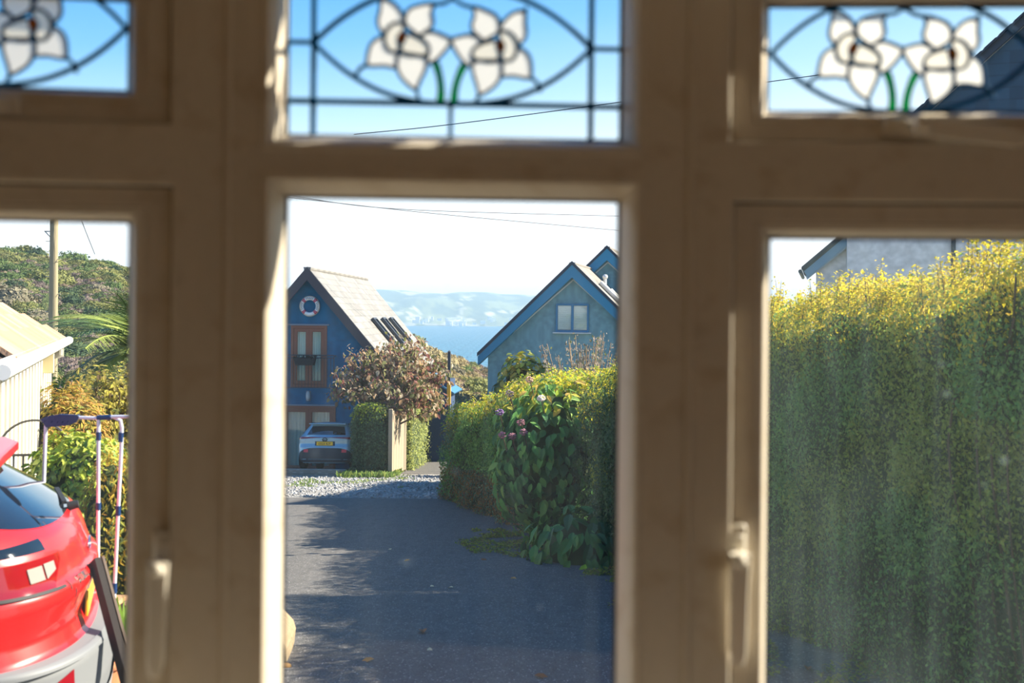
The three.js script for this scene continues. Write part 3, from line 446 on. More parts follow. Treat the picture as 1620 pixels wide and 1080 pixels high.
// --- the white bungalow on the left ---
{
  const C = P(74, 545, 16), h = thing('white_bungalow', V(C.x, 0, C.z), .364, 'white boarded bungalow with a brown tiled roof and white gutter at left', 'house'), L = local(h);
  // local frame: +z runs from the far corner towards the camera along the wall, wall outside = -x side after the turn
  const wm = M(0xcfcabd, .6), gy = C.y, g0 = -1.6, len = 8.6;
  // wall panels face local +x
  L('wall', BX(.2, gy - g0, len, -.1, (gy + g0) / 2, len / 2), wm); L('rear_wall', BX(5, gy - g0, .2, -2.6, (gy + g0) / 2, .1), wm);
  for (let k = 0; k < 19; k++) { const z = .06 + k * .42; L('pilaster', RB(.07, gy - g0 - .1, k % 3 ? .13 : .2, .008, .035, (gy + g0) / 2 - .05, z), wm); L('wall_panel', RB(.03, gy - g0 - .5, .2, .006, .012, (gy + g0) / 2 - .2, z + .21), wm); L('gap_strip', BX(.012, gy - g0 - (k % 2 ? .6 : .9), .02, .012, (gy + g0) / 2 - .1, z + .345), M(0x55606a, .8)); }
  L('bracket', RB(.22, .34, .09, .01, .1, gy - .2, 1.5), M(0xe8d9a8, .6)); L('meter_box', RB(.06, .2, .1, .008, .03, gy - 1.1, 2.2), M(0xcfc8b0, .6));
  const pitch = .5, dir = V(-cos(pitch), sin(pitch), 0), ed = V(.22, gy + .06, 0), cw = .36, z0 = -.2;
  L('soffit', BX(.3, .03, len + .2, .1, gy - .02, len / 2 - .1), wm); L('fascia', BX(.03, .17, len + .3, .23, gy + .05, len / 2 - .1), wm);
  L('box_end', [EXT([[.24, gy + .08], [.24, gy - .2], [.02, gy - .26], [-.5, gy - .26], [-.5, gy + .2]], .03).translate(0, 0, z0 + .01), BX(.03, .22, .2, .2, gy - .06, -.1)], wm);
  const gut = new THREE.CylinderGeometry(.065, .065, len + .35, 12, 1, false, 0, PI * 2).rotateX(PI / 2).translate(.31, gy + .06, len / 2 - .12); L('gutter', gut, M(0xf6f4ee, .35));
  const under = SLAB(ed.clone().setZ(len), ed.clone().setZ(z0), ed.clone().addScaledVector(dir, 4.6).setZ(z0), ed.clone().addScaledVector(dir, 4.6).setZ(len), .1); L('roof_deck', under, M(0x3c2a24, .9));
  const tm = [0xa98268, 0xb48c70, 0xa27a62, 0xb99478].map((c) => M(c, .85, { bumpMap: softBump, bumpScale: .004 })), r = RNG(8);
  const nrm = V(sin(pitch), cos(pitch), 0), tg = EXT([[0, 0], [.3, 0], [.3, .05], [.24, .062], [.17, .048], [.1, .062], [.04, .05], [0, .052]], .40).rotateX(0);
  for (let row = 0; row < 12; row++) for (let k = 0; k < 24; k++) { const t = L('tile', tg, tm[floor(r() * 4)]); const m = new THREE.Matrix4().makeBasis(V(0, 0, 1), nrm, dir.clone()); const x = V(0, 0, 1), y = nrm.clone().applyAxisAngle(x, 0); 
    const zdir = dir.clone(), ydir = nrm.clone(), xdir = ydir.clone().cross(zdir); m.makeBasis(xdir, ydir, zdir); t.quaternion.setFromRotationMatrix(m); t.rotateX(-.12); const s = xdir.z > 0 ? 0 : .3; t.position.copy(ed).addScaledVector(dir, row * cw - .05).addScaledVector(nrm, .012 + .0).setZ(z0 + .02 + k * .302 + s); }
}
// ---------- plants ----------
function leafGeo(l = 1, w = .5, fold = .25, curl = .12, rows = 1) { // along +y, facing +z
  const pos = [], idx = []; const st = rows === 1 ? [[0, 0], [.45, 1], [1, 0]] : [[0, .05], [.18, .7], [.45, 1], [.75, .66], [1, 0]];
  st.forEach(([t, k]) => { const z = -curl * t * t * l; pos.push(0, t * l, z, -w / 2 * k, t * l, z + fold * w / 2 * k, w / 2 * k, t * l, z + fold * w / 2 * k); });
  for (let i = 0; i < st.length - 1; i++) { const a = i * 3, b = a + 3; idx.push(a, b, b + 1, a, b + 1, a + 1, a, b + 2, b, a, a + 2, b + 2); }
  const g = new THREE.BufferGeometry(); g.setAttribute('position', new THREE.Float32BufferAttribute(pos, 3)); g.setIndex(idx); g.computeVertexNormals(); const o = clean(g); o.computeVertexNormals(); return o;
}
const smallLeaf = leafGeo(1, .55, .3, .15), ovalLeaf = leafGeo(1, .62, .25, .2, 2), longLeaf = leafGeo(1, .3, .3, .35, 2), bigLeaf = leafGeo(1, .72, .22, .28, 2);
const leafMat = LEAF(), leafShiny = LEAF({ roughness: .55, transmission: .38, specularIntensity: .6 }), twigM = M(0x4b3a2a, .9), coreM = M(0x36421f, 1), barkM = M(0x5d4a38, .9);
const _q = new THREE.Quaternion(), _m = new THREE.Matrix4(), _c = new THREE.Color(), _z = V(0, 0, 1);
function basisLeaf(r, n, droop, wild) { // orientation: leaf face towards n, tip down or out
  const f = n.clone().add(V(r() - .5, r() - .5, r() - .5).multiplyScalar(wild)).normalize(); let y = V(r() - .5, -droop + (r() - .5) * .8, r() - .5); y.addScaledVector(f, -y.dot(f)); if (y.lengthSq() < 1e-4) y.set(1, 0, 0).addScaledVector(f, -f.x); y.normalize(); const x = y.clone().cross(f); return _m.makeBasis(x, y, f);
}
// pts: function(i) -> {p, n, s, c:[r,g,b]} ; leaves as one stuff part
function foliage(parent, name, count, geo, mat, fn, seed, droop = .4, wild = 1.3) {
  const r = RNG(seed), im = new THREE.InstancedMesh(geo, mat, count); let k = 0;
  for (let i = 0; i < count; i++) { const o = fn(r, i); if (!o) continue; const m = basisLeaf(r, o.n, o.droop ?? droop, o.wild ?? wild); m.scale(_z.clone().set(o.s, o.s, o.s)); m.setPosition(o.p); im.setMatrixAt(k, m); im.setColorAt(k, _c.setRGB(...o.c)); k++; }
  im.count = k; im.name = name; im.castShadow = im.receiveShadow = true; im.userData.kind = 'stuff'; parent.add(im); return im;
}
const mixc = (r, pal) => { const a = pal[floor(r() * pal.length)], v = .75 + .5 * r(); return [a[0] * v, a[1] * v, a[2] * v]; };
// hedge: stations [d, x of the foot, height, thickness] ordered by depth
function makeHedge(o) {
  const h = thing('hedge', null, 0, o.label, 'hedge', o.group), st = o.st, d0 = st[0][0], d1 = st[st.length - 1][0], r0 = RNG(o.seed);
  const at = (d, k) => poly(st.map((s) => [s[0], s[k]]), d);
  const amp = o.amp ?? .14, fq = o.fq ?? 1.7;
  // v 0..1 round the section: face, shoulder, top, back
  function surf(d, v, inset = 0) {
    const x0 = at(d, 1), H = at(d, 2), T = at(d, 3), lean = o.lean ?? .12, sh = .22; let lx, ly, nx, ny;
    const L1 = H - sh, L2 = sh * 1.57, L3 = T - 2 * sh - lean, tot = 2 * L1 + 2 * L2 + L3, s = v * tot;
    if (s < L1) { const t = s / H; lx = lean * t; ly = s; nx = -1; ny = .1; }
    else if (s < L1 + L2) { const a = (s - L1) / L2 * PI / 2; lx = lean + sh - sh * cos(a); ly = L1 + sh * sin(a); nx = -cos(a); ny = sin(a); }
    else if (s < L1 + L2 + L3) { lx = lean + sh + (s - L1 - L2); ly = H; nx = 0; ny = 1; }
    else if (s < L1 + 2 * L2 + L3) { const a = (s - L1 - L2 - L3) / L2 * PI / 2; lx = T - sh + sh * sin(a); ly = L1 + sh * cos(a); nx = sin(a); ny = cos(a); }
    else { ly = tot - s; lx = T; nx = 1; ny = .1; }
    const k = amp * fbm(d * fq, (lx - ly) * fq * .8, o.seed * 3.1 + (lx + ly) * .6, 3) + (o.amp2 ?? 0) * n3(d * .55, ly * .5, o.seed) - inset; lx += nx * k; ly += ny * k;
    return { p: V(x0 + lx, G(d) + max(ly, .0), -d), n: V(nx, ny, 0), ly, H };
  }
  const core = GRID(o.cs ?? 60, 26, (a, b) => surf(lerp(d0 + .12, d1 - .12, a), b, o.inset ?? .22).p);
  const caps = [[d0 + .12, 1], [d1 - .12, -1]].map(([d]) => { const g = GRID(26, 1, (a, b) => { const p = surf(d, a, o.inset ?? .22).p; return b ? V(lerp(at(d, 1), at(d, 1) + at(d, 3), .5), p.y * .0 + G(d) + .4, -d) : p; }); return g; });
  tag(mk('twigs', [core, ...caps], coreM, h), 0, 0, 0, 'stuff');
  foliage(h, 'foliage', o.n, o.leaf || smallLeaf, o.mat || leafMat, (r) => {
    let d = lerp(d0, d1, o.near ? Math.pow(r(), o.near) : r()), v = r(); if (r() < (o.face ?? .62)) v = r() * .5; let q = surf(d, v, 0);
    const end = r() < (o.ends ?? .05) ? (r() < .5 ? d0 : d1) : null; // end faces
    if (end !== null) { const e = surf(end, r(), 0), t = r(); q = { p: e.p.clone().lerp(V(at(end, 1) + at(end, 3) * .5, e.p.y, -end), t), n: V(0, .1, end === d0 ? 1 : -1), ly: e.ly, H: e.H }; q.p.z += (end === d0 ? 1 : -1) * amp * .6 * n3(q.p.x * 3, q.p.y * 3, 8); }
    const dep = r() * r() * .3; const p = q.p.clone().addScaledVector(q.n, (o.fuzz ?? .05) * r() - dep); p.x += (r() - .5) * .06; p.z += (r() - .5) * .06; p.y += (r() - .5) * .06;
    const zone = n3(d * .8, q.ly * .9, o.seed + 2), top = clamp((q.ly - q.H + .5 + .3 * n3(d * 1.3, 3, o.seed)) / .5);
    let pal = zone > .15 ? o.pal2 || o.pal : o.pal; if (o.top && r() < top * (o.topk ?? .9)) pal = o.top;  // tops take yellower leaves: sunlight on the crown put into leaf colour
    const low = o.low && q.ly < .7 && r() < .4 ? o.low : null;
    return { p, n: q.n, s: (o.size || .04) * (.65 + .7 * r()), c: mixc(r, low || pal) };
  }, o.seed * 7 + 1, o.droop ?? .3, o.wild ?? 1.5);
  if (o.shoots) { // upright sprays above the top
    const sh = []; for (let i = 0; i < o.shoots; i++) { const d = lerp(d0 + .1, d1 - .1, r0()), q = surf(d, .36 + .28 * r0(), .05), L = (o.shootL || .35) * (.35 + .9 * r0() * r0()), b = q.p.clone().add(V((r0() - .5) * .35 * L, L, (r0() - .5) * .35 * L)); sh.push([q.p, b, L]); }
    tag(mk('twigs', sh.map(([a, b]) => ROD(a, b, .004, .0015, 4)), twigM, h), 0, 0, 0, 'stuff');
    const per = o.perShoot || 22;
    foliage(h, 'foliage', sh.length * per, o.leaf || smallLeaf, o.mat || leafMat, (r, i) => { const [a, b] = sh[floor(i / per)], t = Math.pow((i % per) / per, .8); const p = a.clone().lerp(b, t).add(V((r() - .5) * .07, (r() - .5) * .04, (r() - .5) * .07)); return { p, n: V(r() - .5, .6, r() - .5).normalize(), s: (o.size || .04) * (.6 + .6 * r()), c: mixc(r, o.top || o.pal), droop: -.6 }; }, o.seed * 7 + 3);
  }
  return h;
}
const GREEN = [[.19, .36, .08], [.25, .42, .10], [.14, .28, .08], [.29, .46, .11]], GREY = [[.16, .25, .13], [.2, .29, .16], [.11, .18, .09]], OLIVE = [[.32, .40, .06], [.25, .34, .06], [.40, .46, .09]], SUN_GOLD = [[.75, .62, .03], [.82, .70, .05], [.62, .56, .04], [.85, .62, .10]], RUST = [[.35, .14, .06], [.3, .18, .05], [.42, .24, .07], [.2, .12, .06]], SUN_LIME = [[.34, .45, .04], [.44, .5, .06], [.26, .38, .05]], MAUVE = [[.22, .17, .17], [.26, .2, .16], [.17, .13, .13]];
// -- the tall hedge in the right light --
const big = makeHedge({ seed: 21, label: 'tall dense small-leaved hedge with a golden sunlit top filling the right light', st: [[3.3, 3.0, 2.6, 1.5], [4.4, 2.72, 2.62, 1.5], [5.6, 2.5, 2.52, 1.5], [6.2, 2.32, 2.4, 1.5], [7.0, 2.1, 2.42, 1.5], [7.8, 1.9, 2.5, 1.5], [8.6, 1.74, 2.55, 1.5], [9.7, 1.45, 2.5, 1.5]], n: 150000, size: .031, pal: GREEN, pal2: OLIVE, top: SUN_GOLD, topk: .85, low: [[.07, .08, .04], [.12, .09, .05]], shoots: 420, shootL: .27, perShoot: 36, amp: .22, amp2: .14, fq: 1.9, cs: 90, near: 1.15, face: .66, fuzz: .07, leaf: smallLeaf });
{ // bare stems showing through the hedge on the right
  const r = RNG(40); for (let k = 0; k < 4; k++) { const d = 5.0 + .16 * k + .1 * r(), x = hedgeX(d) + .1 + .05 * r(); mk('stem', TUBE([V(x + .1, G(d), -d), V(x - .02, G(d) + .8, -d + .1 * r()), V(x - .06 + .1 * r(), G(d) + 1.5, -d - .15), V(x + .2 * r(), G(d) + 2.1 + .4 * r(), -d - .3 * r())], .005 + .004 * r(), 14, 6), barkM, big); }
}
makeHedge({ seed: 22, label: 'grey-green clipped hedge just right of the large-leaved hydrangea', st: [[9.7, 1.5, 2.28, 1.5], [10.6, 1.18, 2.2, 1.5], [11.4, .98, 2.15, 1.5], [12.9, .8, 2.1, 1.5]], n: 30000, size: .042, pal: [[.10, .18, .09], [.14, .22, .10], [.11, .19, .07]], pal2: OLIVE, top: [...SUN_GOLD, ...SUN_LIME], topk: .6, shoots: 60, shootL: .2, perShoot: 16, amp: .16, amp2: .1 });
makeHedge({ seed: 23, label: 'rounded mixed hedge on the far side of the hydrangea, sunlit on its crown', st: [[13.2, .45, 2.2, 1.8], [14.6, .15, 2.2, 1.8], [16.5, -.35, 2.1, 1.8], [18.4, -.82, 2.0, 1.7], [20, -1.3, 1.95, 1.6], [21, -1.5, 1.7, 1.5]], n: 46000, size: .055, pal: GREEN, pal2: [...GREY, ...RUST.slice(1, 2)], top: [...SUN_LIME, ...SUN_GOLD, [.42, .36, .2]], topk: .95, low: RUST, shoots: 120, shootL: .22, perShoot: 14, amp: .22, amp2: .12, fq: 1.3 });
makeHedge({ seed: 24, label: 'further clipped hedge along the gravel track behind the rounded hedge', st: [[22.2, -1.45, 1.75, 1.4], [24.5, -1.5, 1.75, 1.4], [27.2, -1.4, 1.6, 1.4]], n: 5000, size: .08, pal: GREEN, top: SUN_LIME, amp: .16, cs: 24 });
makeHedge({ seed: 25, label: 'dark clipped box hedge beside the silver car', st: [[29.4, -4.75, 2.1, 1.05], [30.4, -4.8, 2.15, 1.05], [32, -4.95, 2.2, 1.1]], n: 17000, size: .07, pal: [[.09, .16, .07], [.12, .2, .09], [.07, .12, .06]], top: [...SUN_LIME, [.4, .4, .1]], topk: .8, amp: .12, cs: 30, inset: .12, ends: .3 });
makeHedge({ seed: 26, label: 'bright sunlit hedge behind the wooden fence panel', st: [[33.5, -3.84, 2.3, .56], [38, -3.55, 2.4, .6], [44, -3.2, 2.5, .62]], lean: .03, n: 15000, size: .085, pal: [[.38, .42, .12], [.46, .48, .16], [.28, .33, .1]], top: SUN_LIME, amp: .1, cs: 30, inset: .1, ends: .15, face: .1 });
// -- generic shrub: leaf blob --
function blob(r, R) { const a = r() * 2 * PI, z = r() * 2 - 1, q = sqrt(1 - z * z), n = V(q * cos(a), z, q * sin(a)); return n; }
function shrub(name, pos, R, o) { // R: [rx, ry, rz]
  const s = thing(name, pos, 0, o.label, o.cat || 'shrub', o.group), r = RNG(o.seed);
  const rad = (n) => 1 + (o.amp ?? .25) * fbm(n.x * 1.9 + o.seed, n.y * 1.9, n.z * 1.9, 3);
  if (!o.open) { const g = new THREE.IcosahedronGeometry(1, 4), p = g.attributes.position, v = V(0, 0, 0); for (let i = 0; i < p.count; i++) { v.fromBufferAttribute(p, i).normalize(); const k = rad(v) * .8; p.setXYZ(i, v.x * R[0] * k, R[1] * (1 + v.y * k), v.z * R[2] * k); } g.computeVertexNormals(); tag(mk('twigs', g, coreM, s), 0, 0, 0, 'stuff'); }
  for (let i = 0; i < (o.stems ?? 6); i++) { const n = blob(r); n.y = abs(n.y); const e = V(n.x * R[0] * .9, R[1] * (1 + .85 * n.y), n.z * R[2] * .9); mk('stem', TUBE([V(n.x * .08, 0, n.z * .08), V(e.x * .35 + .1 * (r() - .5), e.y * .45, e.z * .35), e], o.stemR || .012, 10, 5), o.bark || barkM, s); }
  foliage(s, 'foliage', o.n, o.leaf || ovalLeaf, o.mat || leafMat, (q) => { const n = blob(q), k = rad(n) * (o.open ? Math.pow(q(), .45) : 1 - .3 * q() * q()); const p = V(n.x * R[0] * k, R[1] * (1 + n.y * k), n.z * R[2] * k); if (p.y < .02) return null; return { p, n, s: o.size * (.6 + .8 * q()), c: mixc(q, q() < clamp((n.y + (n.x) * .6 + .3)) * (o.topk ?? .7) && o.top ? o.top : o.pal) }; }, o.seed + 5, o.droop ?? .5, o.wild ?? 1.1);  // upper and sunward leaves take the lighter palette, sunlight put into their colour
  return s;
}
const onG = (px, d, lift = 0) => { const p = P(px, 600, d); return V(p.x, G(d) + lift, -d); };
// left-hand garden
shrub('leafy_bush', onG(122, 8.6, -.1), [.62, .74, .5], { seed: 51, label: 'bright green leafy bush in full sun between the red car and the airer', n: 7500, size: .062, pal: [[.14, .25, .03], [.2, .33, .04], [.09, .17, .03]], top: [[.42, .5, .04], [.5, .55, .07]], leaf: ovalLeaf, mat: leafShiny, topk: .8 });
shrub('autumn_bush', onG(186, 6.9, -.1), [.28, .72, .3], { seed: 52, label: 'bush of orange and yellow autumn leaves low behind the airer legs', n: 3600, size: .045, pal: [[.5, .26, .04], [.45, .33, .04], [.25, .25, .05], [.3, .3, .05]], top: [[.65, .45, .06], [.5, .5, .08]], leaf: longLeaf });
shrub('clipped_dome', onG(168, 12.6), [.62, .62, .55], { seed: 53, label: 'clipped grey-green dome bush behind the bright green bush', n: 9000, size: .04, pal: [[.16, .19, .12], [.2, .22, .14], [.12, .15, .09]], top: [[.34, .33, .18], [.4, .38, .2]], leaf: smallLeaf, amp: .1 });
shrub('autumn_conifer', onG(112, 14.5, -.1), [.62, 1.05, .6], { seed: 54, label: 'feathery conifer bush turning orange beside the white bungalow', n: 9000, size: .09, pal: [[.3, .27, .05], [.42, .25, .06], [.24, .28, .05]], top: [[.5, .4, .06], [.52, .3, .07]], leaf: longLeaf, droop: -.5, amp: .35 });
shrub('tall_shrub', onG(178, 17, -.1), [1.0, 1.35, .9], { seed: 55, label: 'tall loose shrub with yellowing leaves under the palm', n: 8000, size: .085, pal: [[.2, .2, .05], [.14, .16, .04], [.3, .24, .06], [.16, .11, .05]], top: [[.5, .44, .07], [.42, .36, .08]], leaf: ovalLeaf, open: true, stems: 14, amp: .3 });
shrub('dark_shrub', onG(190, 10.4, -.1), [.45, .5, .4], { seed: 56, label: 'low dark green shrub at the right edge of the left light', n: 1800, size: .07, pal: GREEN, top: SUN_LIME });
shrub('leafy_bush', onG(60, 19, -.1), [1.2, 1.3, .9], { seed: 57, label: 'deep green bush mostly hidden behind the white bungalow corner', n: 3500, size: .1, pal: GREEN, top: OLIVE });
// garden shrubs on the right
shrub('leafy_shrub', onG(830, 22, -.1), [.78, 1.62, .7], { seed: 58, label: 'yellow-green broad-leaved shrub rising behind the sunlit hedge crown', n: 2600, size: .15, pal: [[.16, .22, .04], [.3, .34, .05], [.1, .15, .03]], top: [[.5, .5, .06], [.55, .42, .08]], leaf: ovalLeaf, mat: leafShiny });
shrub('ornamental_shrub', onG(760, 30, -.1), [.9, .8, .7], { seed: 59, label: 'small dark evergreen in front of the scrub slope beside the twin-gabled house', n: 1500, size: .11, pal: GREEN, top: GREEN });
{ // wispy shrub gone to seed below the twin-gabled house window
  const base = onG(926, 17.5), s = thing('seeding_shrub', base, 0, 'wispy tan shrub gone to seed below the twin-gabled house window', 'shrub'), r = RNG(61), st = [];
  for (let i = 0; i < 46; i++) { const a = r() * 2 * PI, q = sqrt(r()) * .62, H = 2.75 + .6 * r() - q * .6, tip = V(cos(a) * q * 1.35, H, sin(a) * q); st.push(tip); mk('stem', TUBE([V(cos(a) * .15, 0, sin(a) * .15), V(tip.x * .5, H * .55, tip.z * .5), tip], .007, 8, 4), M(0x8a7763, .9), s); }
  foliage(s, 'seed_heads', 46 * 46, smallLeaf, leafMat, (q, i) => { const t = st[floor(i / 46)], k = (i % 46) / 46, p = V(t.x * lerp(.72, 1, k), t.y * lerp(.66, 1, k), t.z * lerp(.72, 1, k)).add(V((q() - .5) * .14, (q() - .5) * .1, (q() - .5) * .14)); return { p, n: blob(q), s: .05 * (.6 + q()), c: mixc(q, [[.32, .26, .22], [.4, .34, .27], [.22, .2, .15], [.2, .22, .1]]), droop: -.8 }; }, 62);
}
// -- hydrangea: every large leaf a part --
{
  const base = V(.52, G(13.4), -13.4), h = thing('hydrangea', base, 0, 'large-leaved green hydrangea with a few faded pink flower heads by the drive', 'shrub'), r = RNG(71);
  const R = [.78, 1.08, 1.0], surf = (px, py, k = 1) => { };
  const rad = (n) => 1 + .22 * fbm(n.x * 1.7, n.y * 1.7 + 4, n.z * 1.7, 3), core = new THREE.IcosahedronGeometry(1, 4), p = core.attributes.position, v = V(0, 0, 0);
  for (let i = 0; i < p.count; i++) { v.fromBufferAttribute(p, i).normalize(); const k = rad(v) * .82; p.setXYZ(i, v.x * R[0] * k, max(0, R[1] * (1 + v.y * k)), v.z * R[2] * k); } core.computeVertexNormals(); tag(mk('twigs', core, coreM, h), 0, 0, 0, 'stuff');
  const cols = [[.13, .33, .10], [.17, .39, .11], [.22, .44, .12], [.14, .30, .13], [.28, .46, .13]].map((c) => LEAF({ color: new THREE.Color().setRGB(...c), roughness: .9, transmission: .45, specularIntensity: .1 })), sunGold = [[.55, .5, .05], [.45, .5, .06], [.62, .42, .08]].map((c) => LEAF({ color: new THREE.Color().setRGB(...c) }));
  const lg = [leafGeo(1, .5, .25, .3, 2), leafGeo(1, .44, .35, .5, 2), leafGeo(1, .56, .15, .2, 2)];
  const put = (n, s, m) => { const k = rad(n) * (.94 + .12 * r()), l = mk('leaf', lg[floor(r() * 3)], m, h); const b = basisLeaf(r, V(n.x, n.y + .35, n.z).normalize(), 1.0, .9); l.quaternion.setFromRotationMatrix(b); l.scale.setScalar(s); l.position.set(n.x * R[0] * k, max(.05, R[1] * (1 + n.y * k)), n.z * R[2] * k); };
  for (let i = 0; i < 300; i++) { let n; do { n = blob(r); } while (n.z < -.1 && n.y < .7 || n.x > .75); const up = n.y > .62; put(n, (.11 + .08 * r()) * (up ? .85 : 1), up && r() < .6 ? sunGold[floor(r() * 3)] : cols[floor(r() * 5)]); }  // yellow upper leaves: sun on the crown put into their colour
  foliage(h, 'foliage', 1500, bigLeaf, leafMat, (q) => { const n = blob(q), k = rad(n) * (.78 + .16 * q()); const y = R[1] * (1 + n.y * k); if (y < .05) return null; return { p: V(n.x * R[0] * k, y, n.z * R[2] * k), n, s: .12 + .07 * q(), c: mixc(q, n.y > .75 ? [...SUN_LIME, ...GREEN] : [[.09, .22, .07], [.11, .26, .08], [.08, .18, .07]]), droop: 1 }; }, 72);
  // flower heads: clusters of tiny florets
  const fl = [[806, 622, 0xb9a08f], [790, 652, 0x8d6d9c], [824, 668, 0x9a6a72], [795, 688, 0xa56e7c], [810, 690, 0x9c6a74], [828, 683, 0xa3717c], [838, 600, 0xc7a48e], [856, 630, 0xeadfd6]];
  for (const [x, y, c] of fl) { const f = new THREE.Group(); f.name = 'flower_head'; const d = 12.1 - (y < 640 ? -.25 : .0), q = P(x, y, d).sub(base); f.position.copy(q); h.add(f); const gs = []; for (let i = 0; i < 36; i++) { const n = blob(r); gs.push(new THREE.IcosahedronGeometry(.019, 0).scale(.8, .5, .8).translate(n.x * .045, n.y * .035, n.z * .045)); } tag(mk('floret', gs, M(c, .9), f), 0, 0, 0, 'stuff'); mk('stalk', ROD(V(0, 0, 0), V(.05, -.2, -.15), .006), twigM, f); }
}
{ // -- low skirt of large leaves at the hedge foot right of the hydrangea --
  const h = thing('hydrangea', V(.86, G(11.6), -11.6), 0, 'second hydrangea, low and wide with big glossy leaves at the foot of the clipped hedge', 'shrub'), r = RNG(75), lg = [leafGeo(1, .55, .2, .25, 2), leafGeo(1, .5, .3, .4, 2)], cols = [[.07, .2, .06], [.09, .26, .07], [.12, .3, .08], [.06, .15, .06]].map((c) => LEAF({ color: new THREE.Color().setRGB(...c), roughness: .5, transmission: .35 })), lime = LEAF({ color: new THREE.Color().setRGB(.35, .6, .05) });
  tag(mk('twigs', new THREE.SphereGeometry(1, 20, 10, 0, 2 * PI, 0, PI / 2).scale(.5, .4, .8), coreM, h), 0, 0, 0, 'stuff');
  for (let i = 0; i < 150; i++) { let n; do { n = blob(r); } while (n.y < 0 || n.z < -.3 || n.x > .7); const l = mk('leaf', lg[i % 2], n.y < .25 && n.z > .3 && r() < .18 ? lime : cols[floor(r() * 4)], h), k = .9 + .25 * r(); l.quaternion.setFromRotationMatrix(basisLeaf(r, V(n.x, n.y + .2, n.z).normalize(), 1, .9)); l.scale.setScalar(.15 + .1 * r()); l.position.set(n.x * .62 * k, .06 + n.y * .5 * k, n.z * .95 * k); }
}
// -- trees: branches grown recursively, leaves scattered at the twigs --
function tree(name, base, o) {
  const t = thing(name, base, 0, o.label, 'tree', o.group), r = RNG(o.seed), tips = [], segs = [];
  (function grow(a, dir, len, rad, lev) { const b = a.clone().addScaledVector(dir, len); segs.push([a, b, rad, rad * .7, lev]); if (lev >= o.levels) { tips.push([a, b]); return; } const n = o.split[lev] || 3; for (let i = 0; i < n; i++) { const az = (i + r() * .8) / n * 2 * PI, sp = o.spread * (.6 + .8 * r()); const ax = dir.clone().cross(V(cos(az), .3, sin(az))).normalize(); grow(a.clone().lerp(b, .65 + .35 * r()), dir.clone().applyAxisAngle(ax, sp).add(V(0, o.lift ?? .1, 0)).normalize(), len * (o.shrink || .72) * (.75 + .5 * r()), rad * .62, lev + 1); } })(V(0, -.05, 0), V(.02, 1, .02).normalize(), o.len, o.rad, 0);
  mk('trunk', segs.filter((s) => s[4] === 0).map((s) => ROD(s[0], s[1], s[2], s[3], 8)), o.bark || barkM, t);
  for (const s of segs) if (s[4] === 1) mk('branch', ROD(s[0], s[1], s[2], s[3], 6), o.bark || barkM, t);
  const fine = segs.filter((s) => s[4] > 1); if (fine.length) tag(mk('twigs', fine.map((s) => ROD(s[0], s[1], s[2], s[3], 4)), o.bark || barkM, t), 0, 0, 0, 'stuff');
  foliage(t, 'foliage', o.n, o.leaf || ovalLeaf, leafMat, (q) => { const [a, b] = tips[floor(q() * tips.length)]; return { p: a.clone().lerp(b, q() * 1.15).add(V((q() - .5), (q() - .5), (q() - .5)).multiplyScalar(o.fuzz)), n: blob(q).add(V(0, .4, 0)).normalize(), s: o.size * (.6 + .8 * q()), c: mixc(q, o.pal), droop: .6 }; }, o.seed + 1);
  return t;
}
tree('garden_tree', onG(614, 32.0), { seed: 83, label: 'spreading tree with sparse russet leaves in front of the blue gabled house', levels: 4, split: [7, 4, 3, 3], len: 1.55, rad: .08, spread: .8, lift: .06, shrink: .74, n: 6500, size: .15, fuzz: .35, pal: [[.32, .2, .11], [.2, .2, .06], [.42, .28, .16], [.16, .17, .06], [.5, .42, .3], [.24, .1, .08]] });
// -- the palm --
{
  const c = P(222, 560, 20), base = V(c.x, G(20), c.z), t = thing('palm_tree', base, 0, 'palm with arching feathery fronds right of the telegraph pole', 'tree'), r = RNG(90), H = c.y - base.y;
  mk('trunk', new THREE.CylinderGeometry(.16, .22, H, 12, 6).translate(0, H / 2, 0), M(0x5a4632, .95), t);
  const mats = [[.16, .24, .05], [.28, .34, .07], [.10, .17, .05], [.4, .42, .12]].map((q) => LEAF({ color: new THREE.Color().setRGB(...q), roughness: .5, transmission: .3 }));
  function frond(L, sag, seed) { const q = RNG(seed), gs = [], pts = []; for (let i = 0; i <= 8; i++) { const s = i / 8; pts.push(V(s * L * (1 - .15 * sag * s), L * (.42 * s - (.35 + sag * .45) * s * s), 0)); } gs.push(TUBE(pts, .014, 14, 5)); const cv = new THREE.CatmullRomCurve3(pts); const pos = []; for (let i = 0; i < 46; i++) { const s = .12 + .88 * i / 46, p = cv.getPoint(s), tg = cv.getTangent(s), ll = L * .34 * sin(PI * (.12 + .8 * s)) * (.85 + .3 * q()); for (const sd of [1, -1]) { const dir = V(tg.x * .62, tg.y * .62 - .18 + .25 * q(), sd * .75).normalize(), e = p.clone().addScaledVector(dir, ll).add(V(0, -.12 * ll, 0)), w = tg.clone().multiplyScalar(.016); pos.push(...p.clone().sub(w).toArray(), ...p.clone().add(w).toArray(), ...e.toArray()); } } const g = new THREE.BufferGeometry(); g.setAttribute('position', new THREE.Float32BufferAttribute(pos, 3)); g.computeVertexNormals(); gs.push(g); return mergeGeometries(gs.map(clean)); }
  const kinds = [frond(1.9, .5, 1), frond(1.7, .9, 2), frond(1.8, .2, 3)];
  for (let i = 0; i < 34; i++) { const f = mk('frond', kinds[i % 3], mats[floor(r() * 4)], t); f.position.set(0, H, 0); f.rotation.set(0, i * 2.399, .75 - 1.25 * (i / 34) + .2 * r(), 'YXZ'); f.scale.setScalar(.85 + .3 * r()); }
}
